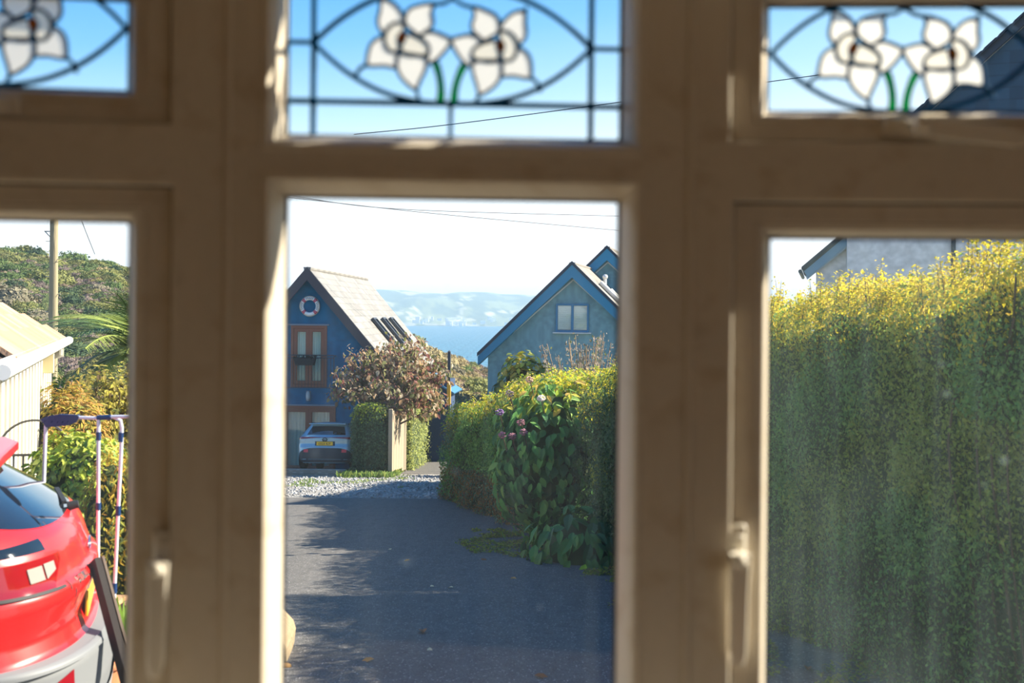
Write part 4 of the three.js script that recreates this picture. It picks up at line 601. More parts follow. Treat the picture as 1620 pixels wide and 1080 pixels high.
// -- scrub on the hillside --
{
  const r = RNG(101), shapes = [];
  for (let k = 0; k < 5; k++) { const q = RNG(200 + k), g = new THREE.IcosahedronGeometry(1, 3), p = g.attributes.position, v = V(0, 0, 0), rad = (n) => 1 + .38 * fbm(n.x * 1.6 + k * 5, n.y * 1.6, n.z * 1.6, 3); for (let i = 0; i < p.count; i++) { v.fromBufferAttribute(p, i).normalize(); const s = rad(v) * .86; p.setXYZ(i, v.x * s, max(-.25, v.y * s * .72), v.z * s); } g.computeVertexNormals();
    const pos = []; for (let i = 0; i < 2400; i++) { const n = blob(q); if (n.y < -.3) continue; const s = rad(n) * (.86 + .26 * q()), m = basisLeaf(q, n, -.2, 1.6), c = V(n.x * s, n.y * s * .72, n.z * s), l = .1 + .1 * q(); for (const [x, y] of [[-.35, 0], [.35, 0], [0, 1]]) pos.push(...V(x * l, y * l, 0).applyMatrix4(m).add(c).toArray()); }
    const lg = new THREE.BufferGeometry(); lg.setAttribute('position', new THREE.Float32BufferAttribute(pos, 3)); lg.computeVertexNormals(); shapes.push([clean(g), mergeGeometries([clean(g), clean(lg)])]); }
  const kinds = [['green', [.10, .15, .05], 'rounded green scrub bush on the hillside'], ['olive', [.20, .21, .07], 'rounded olive scrub bush on the hillside'], ['dark', [.05, .085, .045], 'dark green scrub bush on the hillside'], ['heath', [.21, .19, .13], 'purple-brown leafless scrub bush on the hillside'], ['straw', [.34, .28, .15], 'straw-coloured dry scrub bush on the hillside']].map(([n, c, l]) => [n, LEAF({ color: new THREE.Color().setRGB(...c), transmission: .15, roughness: 1 }), l]);
  const first = {};
  const taken = [];
  function bush(u, d, s) {
    for (const [a, b, c] of taken) if (hypot((u - 810) / F * d - a, d - b) < 1.1 * (s + c)) return; taken.push([(u - 810) / F * d, d, s]);
    const zone = n3(u * .012, d * .03, 5), pick = d < 95 && u < 400 ? [3, 1, 2, 0, 3, 0][floor(r() * 6)] : u > 400 ? [4, 4, 3, 1, 4, 0][floor(r() * 6)] : zone > .1 ? [1, 1, 0, 0][floor(r() * 4)] : [0, 0, 2, 1, 1][floor(r() * 5)], [kind, mat, lab] = kinds[pick], x = (u - 810) / F * d, pos = V(x, TERR(u, d) + s * .12, -d), sc = V(s * (.9 + .5 * r()), s * (.8 + .4 * r()), s), turn = r() * 6.28, key = kind;
    let b; if (!first[key]) { b = first[key] = mk('scrub_bush', shapes[pick][1], mat); tag(b, lab, 'bush', lab.replace('bush', 'bushes')); b.position.copy(pos); b.rotation.y = turn; } else b = copyOf(first[key], pos, turn); b.scale.copy(sc);
    return b;
  }
  for (let i = 0; i < 420; i++) { const u = -40 + 270 * r(), d = 55 + 92 * Math.pow(r(), .8); bush(u, d, 1.1 + 1.5 * r() * r()); }
  for (let i = 0; i < 50; i++) bush(232 + 215 * r(), 60 + 88 * r(), 1 + 1.6 * r());
  for (let i = 0; i < 16; i++) bush(-20 + 250 * i / 16 + 8 * r(), 147 + 4 * r(), 1.1 + 1.2 * r());
  for (let i = 0; i < 110; i++) { const u = 648 + 140 * r(), d = 60 + 88 * r(); bush(u, d, .8 + 1.3 * r()); }
  // the rest of the cover, too many to count
  const n = 9000, im = new THREE.InstancedMesh(shapes[1][1], LEAF({ transmission: .15, roughness: 1 }), n); let k = 0;
  for (let i = 0; i < n; i++) { const u = r() < .55 ? -120 + 420 * r() : 300 + 560 * r(), d = 46 + 112 * Math.pow(r(), .75), s = .35 + .65 * r(), x = (u - 810) / F * d; _m.makeRotationY(r() * 6).scale(V(s, s * (.8 + .5 * r()), s)).setPosition(x, TERR(u, d) + .1, -d); im.setMatrixAt(k, _m); const dry = u > 400 ? .75 : .1, c = mixc(r, r() < dry ? [[.36, .29, .15], [.28, .2, .14], [.3, .27, .1]] : [[.12, .16, .06], [.2, .2, .08], [.22, .17, .15]]); im.setColorAt(k++, _c.setRGB(...c)); }
  im.name = 'scrub'; im.castShadow = im.receiveShadow = true; scene.add(im); tag(im, 'low mixed scrub and heather covering the hillside', 'scrub', null, 'stuff');
}
// ---------- cars: a body lofted from level slices ----------
// rows: [y, half width, rear z, front z, corner across, corner along, bow]; the rear looks along +z, left side is -x
function carSurface(rows, round = 0) {
  const f = (k) => (y) => { let i = 0; while (i < rows.length - 2 && y > rows[i + 1][0]) i++; const a = rows[i], b = rows[i + 1]; return lerp(a[k], b[k], clamp((y - a[0]) / (b[0] - a[0]))); };
  const w = f(1), zr = f(2), zf = f(3), rx = f(4), rz = f(5), bw = f(6);
  function S(u, y, off = 0) { // u in -1..1 : 0 rear centre, .25 corner start, .4 corner end, .6 front corner, 1 front centre
    const t = abs(u), s = u < 0 ? -1 : 1, W = w(y), X = W - rx(y), B = bw(y), Z = zr(y), ZF = zf(y), RZ = rz(y); let x, z, nx, nz;
    if (round && t < .4) { const a = t / .4 * PI / 2, m = .8, D = round * W; const at = (v) => [W * Math.pow(sin(v), m), Z - D * (1 - Math.pow(cos(v), m))], p = at(a), p1 = at(min(a + .01, 1.5705)), p0 = at(max(a - .01, .0005)), l = hypot(p1[0] - p0[0], p1[1] - p0[1]) || 1; x = p[0]; z = p[1]; nx = -(p1[1] - p0[1]) / l; nz = (p1[0] - p0[0]) / l; }
    else if (t < .25) { const q = t / .25; x = q * X; z = Z - B * q * q; nx = .25 * q; nz = 1; }
    else if (t < .4) { const a = (t - .25) / .15 * PI / 2; x = X + rx(y) * sin(a); z = Z - B - RZ + RZ * cos(a); nx = sin(a); nz = cos(a); }
    else if (t < .6) { x = W; z = lerp(round ? Z - round * W : Z - B - RZ, ZF + .45, (t - .4) / .2); nx = 1; nz = 0; }
    else if (t < .75) { const a = (t - .6) / .15 * PI / 2; x = W - .35 * W * (1 - cos(a)); z = ZF + .45 - .38 * sin(a); nx = cos(a); nz = -sin(a); }
    else { const q = 1 - (t - .75) / .25; x = q * W * .65; z = ZF + .07 * q * q; nx = .2 * q; nz = -1; }
    return V(s * (x + nx * off), y, z + nz * off);
  }
  return S;
}
const US = []; for (let i = 0; i <= 96; i++) US.push(-1 + i / 48);
function shell(S, ys) { const g = GRID(160, ys.length - 1, (a, b) => S(-1 + 2 * a, ys[Math.round(b * (ys.length - 1))])); return toCreasedNormals(g, .7); }
function skin(S, u0, u1, y0, y1, off, nu = 14, nv = 6) { const fy = (k, t) => typeof k === 'function' ? k(t) : k; const g = GRID(nu, nv, (a, b) => { const q = lerp(u0, u1, a); return S(q, lerp(fy(y0, a), fy(y1, a), b), off); }); return g; }
function capTop(S, y) { const pos = []; const c = V(0, y + .012, (S(0, y).z + S(1, y).z) / 2); for (let i = 0; i < 80; i++) { const a = S(-1 + i / 40, y), b = S(-1 + (i + 1) / 40, y); pos.push(...c.toArray(), ...a.toArray(), ...b.toArray()); } const g = new THREE.BufferGeometry(); g.setAttribute('position', new THREE.Float32BufferAttribute(pos, 3)); g.computeVertexNormals(); return g; }
const carGlass = MP(0x10161d, .04, { clearcoat: 1, clearcoatRoughness: .02, specularIntensity: 1 }), tyre = M(0x141414, .9), alloy = M(0x9a9ea2, .3, { metalness: .9 }), plasticGrey = M(0x6d7073, .55), plasticDark = M(0x1c1e20, .7);
const redLens = MP(0x7d0811, .08, { clearcoat: 1 }), clearLens = MP(0x8f8a84, .08, { clearcoat: 1 }), chrome = M(0xd6d8da, .12, { metalness: 1 });
function wheel(parent, x, z, R = .33) { const s = x < 0 ? -1 : 1, w = new THREE.Group(); w.name = 'wheel'; w.position.set(x, R, z); parent.add(w); mk('tyre', new THREE.LatheGeometry([[.2, -.1], [R - .03, -.105], [R, -.08], [R, .08], [R - .03, .105], [.2, .1]].map((p) => new THREE.Vector2(...p)), 30).rotateZ(PI / 2), tyre, w); const gs = [new THREE.CylinderGeometry(.06, .06, .03, 12).rotateZ(PI / 2).translate(s * .08, 0, 0), new THREE.TorusGeometry(.2, .02, 6, 28).rotateY(PI / 2).translate(s * .085, 0, 0)]; for (let k = 0; k < 5; k++) gs.push(BX(.025, .2, .05, s * .08, .11, 0).rotateX(k * 2 * PI / 5)); mk('rim', gs, alloy, w); }
function plateTex(text, w = 512, h = 112, bg = '#e9b92a', fg = '#231a08') { const c = document.createElement('canvas'); c.width = w; c.height = h; const x = c.getContext('2d'); x.fillStyle = bg; x.fillRect(0, 0, w, h); x.fillStyle = fg; x.font = 'bold 92px sans-serif'; x.textAlign = 'center'; x.textBaseline = 'middle'; x.fillText(text, w / 2, h / 2 + 4, w * .92); const t = new THREE.CanvasTexture(c); t.colorSpace = THREE.SRGBColorSpace; return t; }
function plate(parent, text, y, z, tilt) { const g = new THREE.PlaneGeometry(.52, .111), p = new THREE.Group(); p.name = 'number_plate'; p.position.set(0, y, z); p.rotation.x = tilt; parent.add(p); mk('plate_back', RB(.53, .12, .012, .004, 0, 0, -.007), M(0xd8a922, .4), p); mk('plate_face', g.translate(0, 0, .001), MP(0xffffff, .3, { map: plateTex(text) }), p); return p; }
{ // --- the red hatchback whose rear corner stands in the left light ---
  const rearAt = P(181, 905, 5.0), rot = 109.5 * PI / 180, car = thing('hatchback_car', V(0, 0, 0), rot, 'bright red hatchback with grey bumper, its rear corner filling the lower left', 'car');
  const paint = MP(new THREE.Color().setRGB(.56, .007, .006), .36, { clearcoat: .7, clearcoatRoughness: .04 }), L = local(car);
  const rows = [[.19, .78, -.12, -4.02, .3, .3, .13], [.33, .865, -.02, -4.12, .26, .3, .13], [.5, .885, 0, -4.14, .24, .3, .13], [.64, .888, -.005, -4.13, .24, .3, .13], [.69, .885, -.02, -4.1, .24, .3, .13], [.705, .882, -.09, -4.1, .25, .28, .13], [.78, .875, -.125, -4.06, .27, .3, .13], [.86, .875, -.10, -4.0, .28, .3, .13], [.92, .876, -.078, -3.95, .3, .3, .13], [.965, .872, -.085, -3.85, .3, .3, .13], [1.0, .865, -.115, -3.55, .3, .3, .13], [1.04, .858, -.13, -3.15, .3, .3, .13], [1.12, .845, -.155, -2.85, .3, .3, .13], [1.18, .825, -.19, -2.75, .3, .3, .13], [1.22, .8, -.235, -2.68, .28, .3, .13], [1.3, .745, -.36, -2.5, .24, .3, .13], [1.4, .67, -.52, -2.25, .2, .3, .13], [1.45, .63, -.6, -2.1, .2, .3, .13], [1.49, .57, -.7, -1.95, .2, .3, .13], [1.515, .45, -.85, -1.8, .2, .3, .13]];
  const S = carSurface(rows, .62), ys = []; for (let y = .19; y < 1.515; y += .0125) ys.push(y); ys.push(1.515);
  const yb = [.702, ...ys.filter((y) => y > .703)], yl = [...ys.filter((y) => y < .7), .702];
  L('body', [shell(S, yb), capTop(S, 1.515)], paint); L('bumper', shell(S, yl), plasticGrey); L('underside', BX(1.5, .1, 3.7, 0, .24, -2.05), plasticDark);
  // rear screen and side glass
  L('rear_window', skin(S, -.27, .27, (a) => 1.21 + .07 * Math.pow(abs(2 * a - 1), 3), 1.425, .004, 36, 8), carGlass);
  for (const s of [-1, 1]) { const g = skin(S, s * .315, s * .55, (a) => lerp(1.2, 1.12, clamp(a * 2)), (a) => lerp(1.22, 1.43, clamp(a * 5)), .004, 26, 6); L('side_window', g, carGlass); }
  L('roof_spoiler', [EXT([[-.66, 0], [.66, 0], [.6, .32], [.4, .4], [-.4, .4], [-.6, .32]], .028, { bevel: .012, seg: 3 }).rotateX(PI / 2).translate(0, 1.49, -.9)], paint);
  L('brake_light', RB(.4, .02, .02, .006, 0, 1.46, -.50), redLens);
  for (const s of [-1, 1]) {
    L('pillar_panel', skin(S, s * .175, s * .30, (a) => lerp(1.14, 1.15, a), (a) => lerp(1.19, 1.185, a), .004, 10, 3), carGlass);
    const lamp = L('tail_lamp', skin(S, s * .148, s * .45, (a) => lerp(.975, 1.0, clamp(a * 1.2)) + (a < .14 ? (.14 - a) * .8 : 0), (a) => lerp(1.115, 1.13, a) - (a > .7 ? (a - .7) * .2 : 0), .011, 34, 6), redLens);
    mk('reverse_lens', [skin(S, s * .205, s * .24, 1.03, 1.09, .016, 6, 3), skin(S, s * .172, s * .2, (a) => lerp(1.055, 1.03, a), 1.093, .016, 6, 3)], clearLens, lamp);
    mk('lamp_trim', skin(S, s * .165, s * .45, (a) => lerp(.972, .994, a), (a) => lerp(.984, 1.008, a), .013, 24, 2), plasticDark, lamp);
    L('reflector', skin(S, s * .2, s * .24, .56, (a) => lerp(.635, .61, a), .006, 6, 3), redLens);
    L('bumper_step', skin(S, s * .1, s * .40, .665, .695, .02, 26, 3), plasticGrey);
    wheel(car, s * .79, -.78); wheel(car, s * .79, -3.32);
    L('wheel_arch', skin(S, s * .43, s * .47, .3, .68, .004, 12, 4), plasticDark);
    L('door_mirror', new THREE.SphereGeometry(1, 12, 8).scale(.11, .07, .06).translate(s * .96, 1.08, -2.45), paint);
  }
  L('exhaust_trim', skin(S, -.15, .15, .2, .42, .012, 16, 3), M(0xb9bcbe, .35, { metalness: .5 }));
  const seam = [...[-1, 1].flatMap((s) => [0, 1, 2, 3, 4].map((k) => skin(S, s * (.148 - .014 * k), s * (.151 - .014 * k), .99 - .045 * (k + 1), .99 - .045 * k, .003, 2, 4)))]; tag(L('tailgate_seam', seam, plasticDark), 0, 0, 0, 'stuff');
  plate(car, 'CP21 VYL', .80, -.105, 0);
  // raised badge letters on the left of the tailgate
  const letters = 'STONIC', bars = { S: [[0, 1, 1, 1], [0, .5, 1, .5], [0, 0, 1, 0], [0, .5, 0, 1], [1, 0, 1, .5]], T: [[0, 1, 1, 1], [.5, 0, .5, 1]], O: [[0, 0, 1, 0], [0, 1, 1, 1], [0, 0, 0, 1], [1, 0, 1, 1]], N: [[0, 0, 0, 1], [1, 0, 1, 1], [0, 1, 1, 0]], I: [[.5, 0, .5, 1]], C: [[0, 0, 1, 0], [0, 1, 1, 1], [0, 0, 0, 1]] }, gs = [];
  const bu = (t) => lerp(-.125, -.07, t); [...letters].forEach((ch, i) => { for (const [x0, y0, x1, y1] of bars[ch]) { const at = (x, y) => S(bu((i + .12 + .76 * x) / 6), .955 + .03 * y, .004); const a = at(x0, y0), b = at(x1, y1); gs.push(BEAM(a, b.add(V(.0001, .0001, 0)), .006, .006, V(0, .2, 1))); } });
  const bd = L('badge_lettering', gs, chrome); tag(bd, 0, 0, 0, 'stuff');
  L('emblem', [new THREE.TorusGeometry(.05, .006, 6, 28).scale(1.3, .7, 1).translate(0, 1.03, -.118), RB(.1, .012, .008, .003, 0, 1.03, -.118)], chrome);
  L('wiper', [ROD(V(.02, 1.215, -.22), V(.02, 1.225, -.17), .024, .02, 12), BEAM(V(.02, 1.235, -.235), V(.36, 1.25, -.30), .022, .016)], plasticDark);
  car.position.set(rearAt.x, -.045, rearAt.z);
}
{ // --- the silver-blue car by the blue house ---
  const p = P(512, 742, 29.75), car = thing('silver_car', V(p.x, PAD(29.75) + .01, -29.75), -.05, 'silver-blue crossover car parked nose-in below the blue gable', 'car'), L = local(car);
  const paint = MP(new THREE.Color().setRGB(.24, .42, .52), .28, { metalness: .3, clearcoat: 1 }), low = M(new THREE.Color().setRGB(.025, .035, .045), .7);
  const rows = [[.18, .76, -.1, -4.4, .3, .3, .05], [.3, .86, -.02, -4.48, .3, .3, .08], [.5, .91, 0, -4.5, .3, .3, .1], [.68, .92, -.01, -4.48, .3, .3, .1], [.80, .92, -.05, -4.4, .3, .3, .1], [.92, .915, -.02, -4.25, .3, .3, .1], [1.0, .905, -.02, -3.4, .3, .3, .1], [1.03, .89, -.06, -3.2, .3, .3, .1], [1.08, .85, -.14, -3.05, .28, .3, .1], [1.2, .79, -.3, -2.8, .25, .3, .08], [1.36, .7, -.5, -2.4, .22, .3, .06], [1.44, .64, -.56, -2.1, .2, .3, .05], [1.5, .55, -.7, -1.9, .2, .3, .05], [1.54, .4, -.95, -1.7, .2, .3, .04]];
  const S = carSurface(rows), ys = []; for (let y = .18; y < 1.54; y += .02) ys.push(y); ys.push(1.54);
  L('body', [shell(S, ys), capTop(S, 1.54)], paint);
  L('rear_window', skin(S, -.27, .27, 1.09, (a) => 1.385 - .02 * abs(a - .5), .006, 16, 6), carGlass);
  for (const s of [-1, 1]) { L('side_window', skin(S, s * .36, s * .56, 1.08, (a) => lerp(1.2, 1.42, clamp(a * 5)), .006, 16, 5), carGlass); wheel(car, s * .82, -.8, .34); wheel(car, s * .82, -3.5, .34); L('reflector', skin(S, s * .22, s * .275, .52, .62, .012, 5, 3), M(0xd0333f, .3)); L('tail_lamp', skin(S, s * .06, s * .42, (a) => lerp(.985, .93, a), (a) => lerp(1.005, 1.03, a), .012, 20, 3), redLens); L('roof_rail', TUBE([V(s * .62, 1.46, -.75), V(s * .64, 1.52, -1.2), V(s * .63, 1.52, -1.9)], .018), chrome); L('wheel_arch', skin(S, s * .42, s * .475, .3, .75, .006, 10, 5), low); }
  L('light_bar', skin(S, -.25, .25, .99, 1.005, .015, 20, 2), redLens);
  L('lower_bumper', skin(S, -.36, .36, .2, (a) => .66 - .5 * Math.pow(abs(a - .5) * 2, 6) * .5, .008, 30, 6), low);
  L('bumper_crease', skin(S, -.3, .3, .672, .69, .016, 24, 2), M(0x9fb2bd, .35, { metalness: .5 }));
  L('plate_recess', skin(S, -.13, .13, .735, .875, .006, 10, 3), M(0x1d3346, .6)); plate(car, 'CE23 RZF', .80, .0, .0);
  car.rotation.set(-.157, -.02, 0); car.scale.set(.93, .93, .88); L('roof_spoiler', RB(1.2, .035, .26, .015, 0, 1.45, -.5), paint); L('emblem', [new THREE.TorusGeometry(.06, .012, 6, 24).scale(1.2, .85, 1).translate(0, .925, -.005), RB(.09, .02, .012, .004, 0, .915, -.005)], M(0x1f2a33, .3, { metalness: .7 }));
}
// ---------- poles, wires, fence, railing and garden things ----------
{ // telegraph pole
  const b = P(83, 640, 34), t = thing('telegraph_pole', V(b.x, G(34) - .1, -34), 0, 'tall weathered wooden telegraph pole with a yellow tag behind the bungalow', 'pole'), top = 9.6;
  mk('pole', new THREE.CylinderGeometry(.125, .165, top, 16, 8).translate(0, top / 2, 0), M(0x8f8468, .9, { bumpMap: softBump, bumpScale: .01 }), t);
  const y0 = P(83, 366, 34).y - t.position.y; mk('bracket', [BEAM(V(-.1, y0, 0), V(-.32, y0, .02), .03, .03), BEAM(V(-.1, y0 - .22, 0), V(-.3, y0, .02), .025, .025)], M(0x3d4a55, .6), t);
  for (let k = 0; k < 9; k++) mk('climbing_step', ROD(V(.1 * (k % 2 ? 1 : -1), 3 + k * .6, 0), V(.26 * (k % 2 ? 1 : -1), 3 + k * .6, .04), .012), M(0xb8b4a6, .5), t);
  const yt = P(77, 632, 34).y - t.position.y; mk('yellow_tag', RB(.2, .32, .03, .01, -.02, yt, .18), M(0xf0cf1c, .6), t);
}
{ // short dark post with yellow band by the track
  const p = P(710, 630, 33), t = thing('marker_post', V(p.x, G(33) - .05, -33), 0, 'dark square post with a yellow base band at the hedge gap', 'post'); const yt = P(710, 556, 33).y - t.position.y, yb = P(710, 606, 33).y - t.position.y, yc = P(710, 640, 33).y - t.position.y;
  mk('post', RB(.1, yt, .1, .012, 0, yt / 2, 0), M(0x3d4654, .8), t); mk('yellow_band', RB(.125, yb - yc, .125, .01, 0, (yb + yc) / 2, 0), M(0xd9ae3a, .7), t); mk('cap', new THREE.ConeGeometry(.075, .05, 4).rotateY(PI / 4).translate(0, yt + .025, 0), M(0x343b47, .8), t);
}
{ // small blue-roofed shed below the tree
  const p = P(702, 640, 37), t = thing('shed', V(p.x - .35, G(37), -37), -.1, 'small dark shed with a blue roof half hidden behind the russet tree', 'shed'), y = P(702, 602, 37).y - t.position.y; mk('wall', BX(1.2, y, 1.6, -.1, y / 2, -.9), M(0x1d3658, .8), t); mk('roof_slope', SLAB(V(-.9, y + .55, 0), V(.75, y - .45, 0), V(.75, y - .45, -2), V(-.9, y + .55, -2), .06), M(0x3a6f96, .5), t);
}
// overhead cables
const cableM = M(0x1d2733, .7);
[[[446, 308, 30], [640, 331, 34], [985, 342, 42], 'upper of the two overhead cables crossing the middle light'], [[446, 311, 30], [700, 339, 35], [985, 365, 42], 'lower of the two overhead cables crossing the middle light'], [[560, 212.5, 24], [760, 191, 24], [1300, 118, 24], 'overhead cable climbing to the right behind the daffodil panels'], [[128, 346, 30], [138, 372, 33], [150, 402, 36], 'thin stay cable slanting down right of the telegraph pole']].forEach(([a, b, c, l]) => tag(mk('overhead_cable', TUBE([P(...a), P(...b), P(...c)], .011, 40, 6), cableM), l, 'cable'));
{ // wooden fence panel beside the path
  const a = P(618, 735, 29.4), b = P(640, 716, 33), t = thing('fence_panel', V(0, 0, 0), 0, 'weathered close-boarded fence panel standing end-on beside the path', 'fence'), tones = [0x8a7c68, 0x9a8b74, 0x7b6d5b, 0xa2937c].map((c) => M(c, .9));
  const A = V(a.x, G(29.4), -29.4), B = V(b.x, G(33), -33), H = P(618, 648, 29.4).y - A.y, n = 22; mk('post', RB(.12, H + .06, .12, .01, A.x, A.y + H / 2, A.z + .08), tones[1], t); mk('post', RB(.11, H, .11, .01, B.x, B.y + H / 2, B.z), tones[0], t);
  const dir = B.clone().sub(A).setY(0).normalize(), ry = atan2(dir.x, dir.z);
  for (let k = 0; k < n; k++) { const s = (k + .5) / n, p = A.clone().lerp(B, s); const m = mk('board', RB(.022, H - .12 + .02 * (k % 3), .15, .004, 0, 0, 0), tones[k % 4], t); m.position.set(p.x + .03, p.y + H / 2 + .02, p.z); m.rotation.y = ry; }
  for (const f of [.25, .8]) mk('rail', BEAM(A.clone().add(V(-.02, H * f, 0)), B.clone().add(V(-.02, H * f, 0)), .05, .08), tones[2], t);
}
{ // iron railing with an arched gate in front of the bungalow
  const d = 9.4, m = M(0x2b2a2c, .5), y = (py) => P(40, py, d).y, X = (px) => P(px, 720, d).x, t = thing('garden_railing', V(0, 0, 0), 0, 'thin black iron railing with upright bars in front of the white bungalow', 'railing'), yt = y(722), yb = G(d) + .12, x0 = X(-60), x1 = X(137);
  mk('rail', ROD(V(x0, yt, -d), V(x1, yt + .03, -d), .012), m, t); mk('rail', ROD(V(x0, yb, -d), V(x1, yb, -d), .012), m, t); let k = 0; for (let px = -55; px < 137; px += 15.3, k++) mk('bar', ROD(V(X(px), G(d) - .05, -d), V(X(px), yt + .01, -d), .009), m, t);
  const h = thing('garden_arch', V(0, 0, 0), 0, 'thin bent-wire hoop arching over the black railing behind the airer', 'hoop'), pts = [V(X(14), G(d), -d + .25)], cx = X(75), r = X(75) - X(14); for (let i = 0; i <= 20; i++) { const a = PI * (1 - i / 20); pts.push(V(cx + r * cos(a), y(722) + r * 1.02 * sin(a), -d + .25)); } pts.push(V(X(136), G(d), -d + .25)); mk('hoop', TUBE(pts, .011, 90, 6), M(0x4b4a48, .5), h);
}
{ // green bin behind the car
  const d = 8.6, p = P(46, 800, d), t = thing('green_bin', V(p.x, G(d), -d), .2, 'dark green lidded garden bin showing behind the red car', 'bin'), H = P(52, 791, d).y - G(d); mk('tub', new THREE.CylinderGeometry(.26, .2, H, 24).translate(0, H / 2, 0), M(0x12382a, .6), t); mk('lid', new THREE.LatheGeometry([[0, .09], [.1, .085], [.2, .06], [.27, .02], [.28, 0], [.27, -.02]].map((q) => new THREE.Vector2(...q)), 28).translate(0, H, 0), M(0x174a33, .5), t);
}
{ // folding white tube airer with blue joints
  const d = 5.3, t = thing('clothes_airer', V(0, 0, 0), 0, 'tall folding airer of white tubes with blue joints and perforated blue end', 'clothes airer'), wt = MP(0xdcdbe6, .3, { clearcoat: .5 }), bl = MP(0x0c2f5e, .45), q = (x, y, dd = d) => P(x, y, dd), g = G(d);
  const foot = (x, dd) => { const p = P(x, 700, dd); return V(p.x, G(dd) + .005, -dd); };
  const bars = [['leg', [q(73, 668), q(70, 740), foot(62, d)]], ['leg', [q(156, 662), q(155.5, 760), foot(158, d)]], ['leg', [q(181, 660, d + .12), q(190, 664, d + .12), q(192.5, 690, d + .12), q(186, 830, d + .12), foot(176, d + .12)]], ['top_bar', [q(118, 660), q(158, 661.5)]], ['top_bar', [q(172, 660), q(182, 659), q(240, 659)]]];
  for (const [n, pts] of bars) mk(n, TUBE(pts, .0095, 40, 10), wt, t);
  const jt = (a, b, r = .0135) => mk('joint', ROD(a, b, r, r, 14), bl, t); jt(q(154, 660.5), q(176, 660)); jt(q(156, 683), q(156, 696)); jt(q(191.5, 684, d + .12), q(191, 699, d + .12)); jt(q(155.5, 795), q(155.5, 806)); jt(q(187, 800, d + .12), q(187, 815, d + .12)); jt(q(181, 922, d + .12), q(181, 938, d + .12));
  // perforated end plate: an outlined blade with slanted slots
  const o = q(96, 663), at = (x, y) => { const p = q(x, y); return [p.x - o.x, p.y - o.y]; }, slots = [[72, 666, 1], [83, 667, 0], [92, 667, 0], [100, 667, 0], [108, 666.5, 0]].map(([x, y]) => [at(x - 1.6, y + 2), at(x, y + 2.2), at(x + 2.2, y - 1.6), at(x + .6, y - 1.8)]);
  const e = EXT(SHAPE([at(66, 663), at(75, 659), at(95, 655.5), at(124, 656.5), at(126, 659.5), at(119, 668), at(108, 672), at(74, 675)], slots), .016, { bevel: .002 }).translate(o.x, o.y, o.z - .008); mk('end_plate', e, bl, t);
}
{ // dark board leaning
  const a = P(150, 886, 4.75), t = thing('dark_plank', V(0, 0, 0), 0, 'long dark plank leaning down to the right behind the red car', 'plank'), b = P(212, 1120, 4.5); const dir = b.clone().sub(a).normalize(), bb = a.clone().addScaledVector(dir, (a.y - .03) / -dir.y); mk('board', BEAM(a, bb, .03, .07, V(1, .2, .9)), M(0x2a2523, .95), t); mk('edge_strip', BEAM(a.clone().add(V(.034, .016, -.005)), bb.clone().add(V(.034, .016, -.005)), .012, .02, V(1, .2, .9)), M(0x5a4c40, .8), t);
}
{ // garden wall stones and pots low on the left
  const r = RNG(66), t = thing('stone_wall', V(0, 0, 0), 0, 'low wall of pale sandstone blocks along the bed behind the plank', 'wall'), mats = [0xcfae86, 0xc29c74, 0xd9bd97, 0xb88f68].map((c) => M(c, .95, { bumpMap: softBump, bumpScale: .01 })), d = 6.0; let y = G(d) - .05;
  const x0 = P(60, 900, d).x, x1 = P(262, 900, d).x; for (let row = 0; row < 3; row++) { let x = x0 - .1 * (row % 2); const h = .15 + .02 * row; while (x < x1) { const w = .18 + .16 * r(); const m = mk('stone', RB(w - .012, h - .012, .2, .02, 0, 0, 0), mats[floor(r() * 4)], t); m.position.set(x + w / 2, y + h / 2, -d - .1 + .02 * r()); m.rotation.y = (r() - .5) * .06; x += w; } y += h; }
}
const potM = M(0xc9835c, .9, { bumpMap: softBump, bumpScale: .004 });
[[196, 5.75, .13, .3, 'terracotta pot of green strap leaves at the right end of the stone wall']].forEach(([px, d, R, H, l], i) => { const p = P(px, 960, d), t = thing('plant_pot', V(p.x, G(d), -d + .3), 0, l, 'pot'); mk('pot', new THREE.LatheGeometry([[0, 0], [R * .7, 0], [R * .95, H * .86], [R * 1.08, H * .86], [R * 1.08, H], [R * .95, H], [R * .9, H * .9], [0, H * .88]].map((q) => new THREE.Vector2(...q)), 24), potM, t); const m = LEAF({ color: new THREE.Color().setRGB(.25, .42, .05) }), r = RNG(7); for (let k = 0; k < 26; k++) { const lf = mk('leaf', longLeaf, m, t); lf.position.set(0, H * .85, 0); lf.scale.setScalar(.28 + .12 * r()); lf.rotation.set(.3 + .6 * r(), k * 2.4, 0, 'YXZ'); } });
{ // white teardrop hung from a wire hook
  const d = 10.6, t = thing('hanging_feeder', P(170, 745, d), 0, 'white teardrop bird feeder hanging from a bent wire hook', 'bird feeder'), s = d / F; mk('feeder_body', new THREE.LatheGeometry([[0, 17], [1, 16], [3, 10], [5.5, 1], [6.6, -7], [6, -12], [0, -13]].map((q) => new THREE.Vector2(q[0] * s, q[1] * s)), 20), M(0xdfe0e2, .5), t); mk('hook', TUBE([V(0, 17 * s, 0), V(-5 * s, 23 * s, 0), V(-3.5 * s, 29 * s, 0), V(0, 31 * s, 0), V(6 * s, 26 * s, 0), V(9 * s, 20 * s, 0)], .6 * s, 30, 5), M(0xc9cdd2, .4, { metalness: .6 }), t);
  const gy = G(d) - t.position.y; mk('stake', TUBE([V(0, 31 * s, 0), V(-.04, 20 * s, -.06), V(-.05, gy, -.08)], .008, 20, 5), M(0x555b60, .6), t);
}
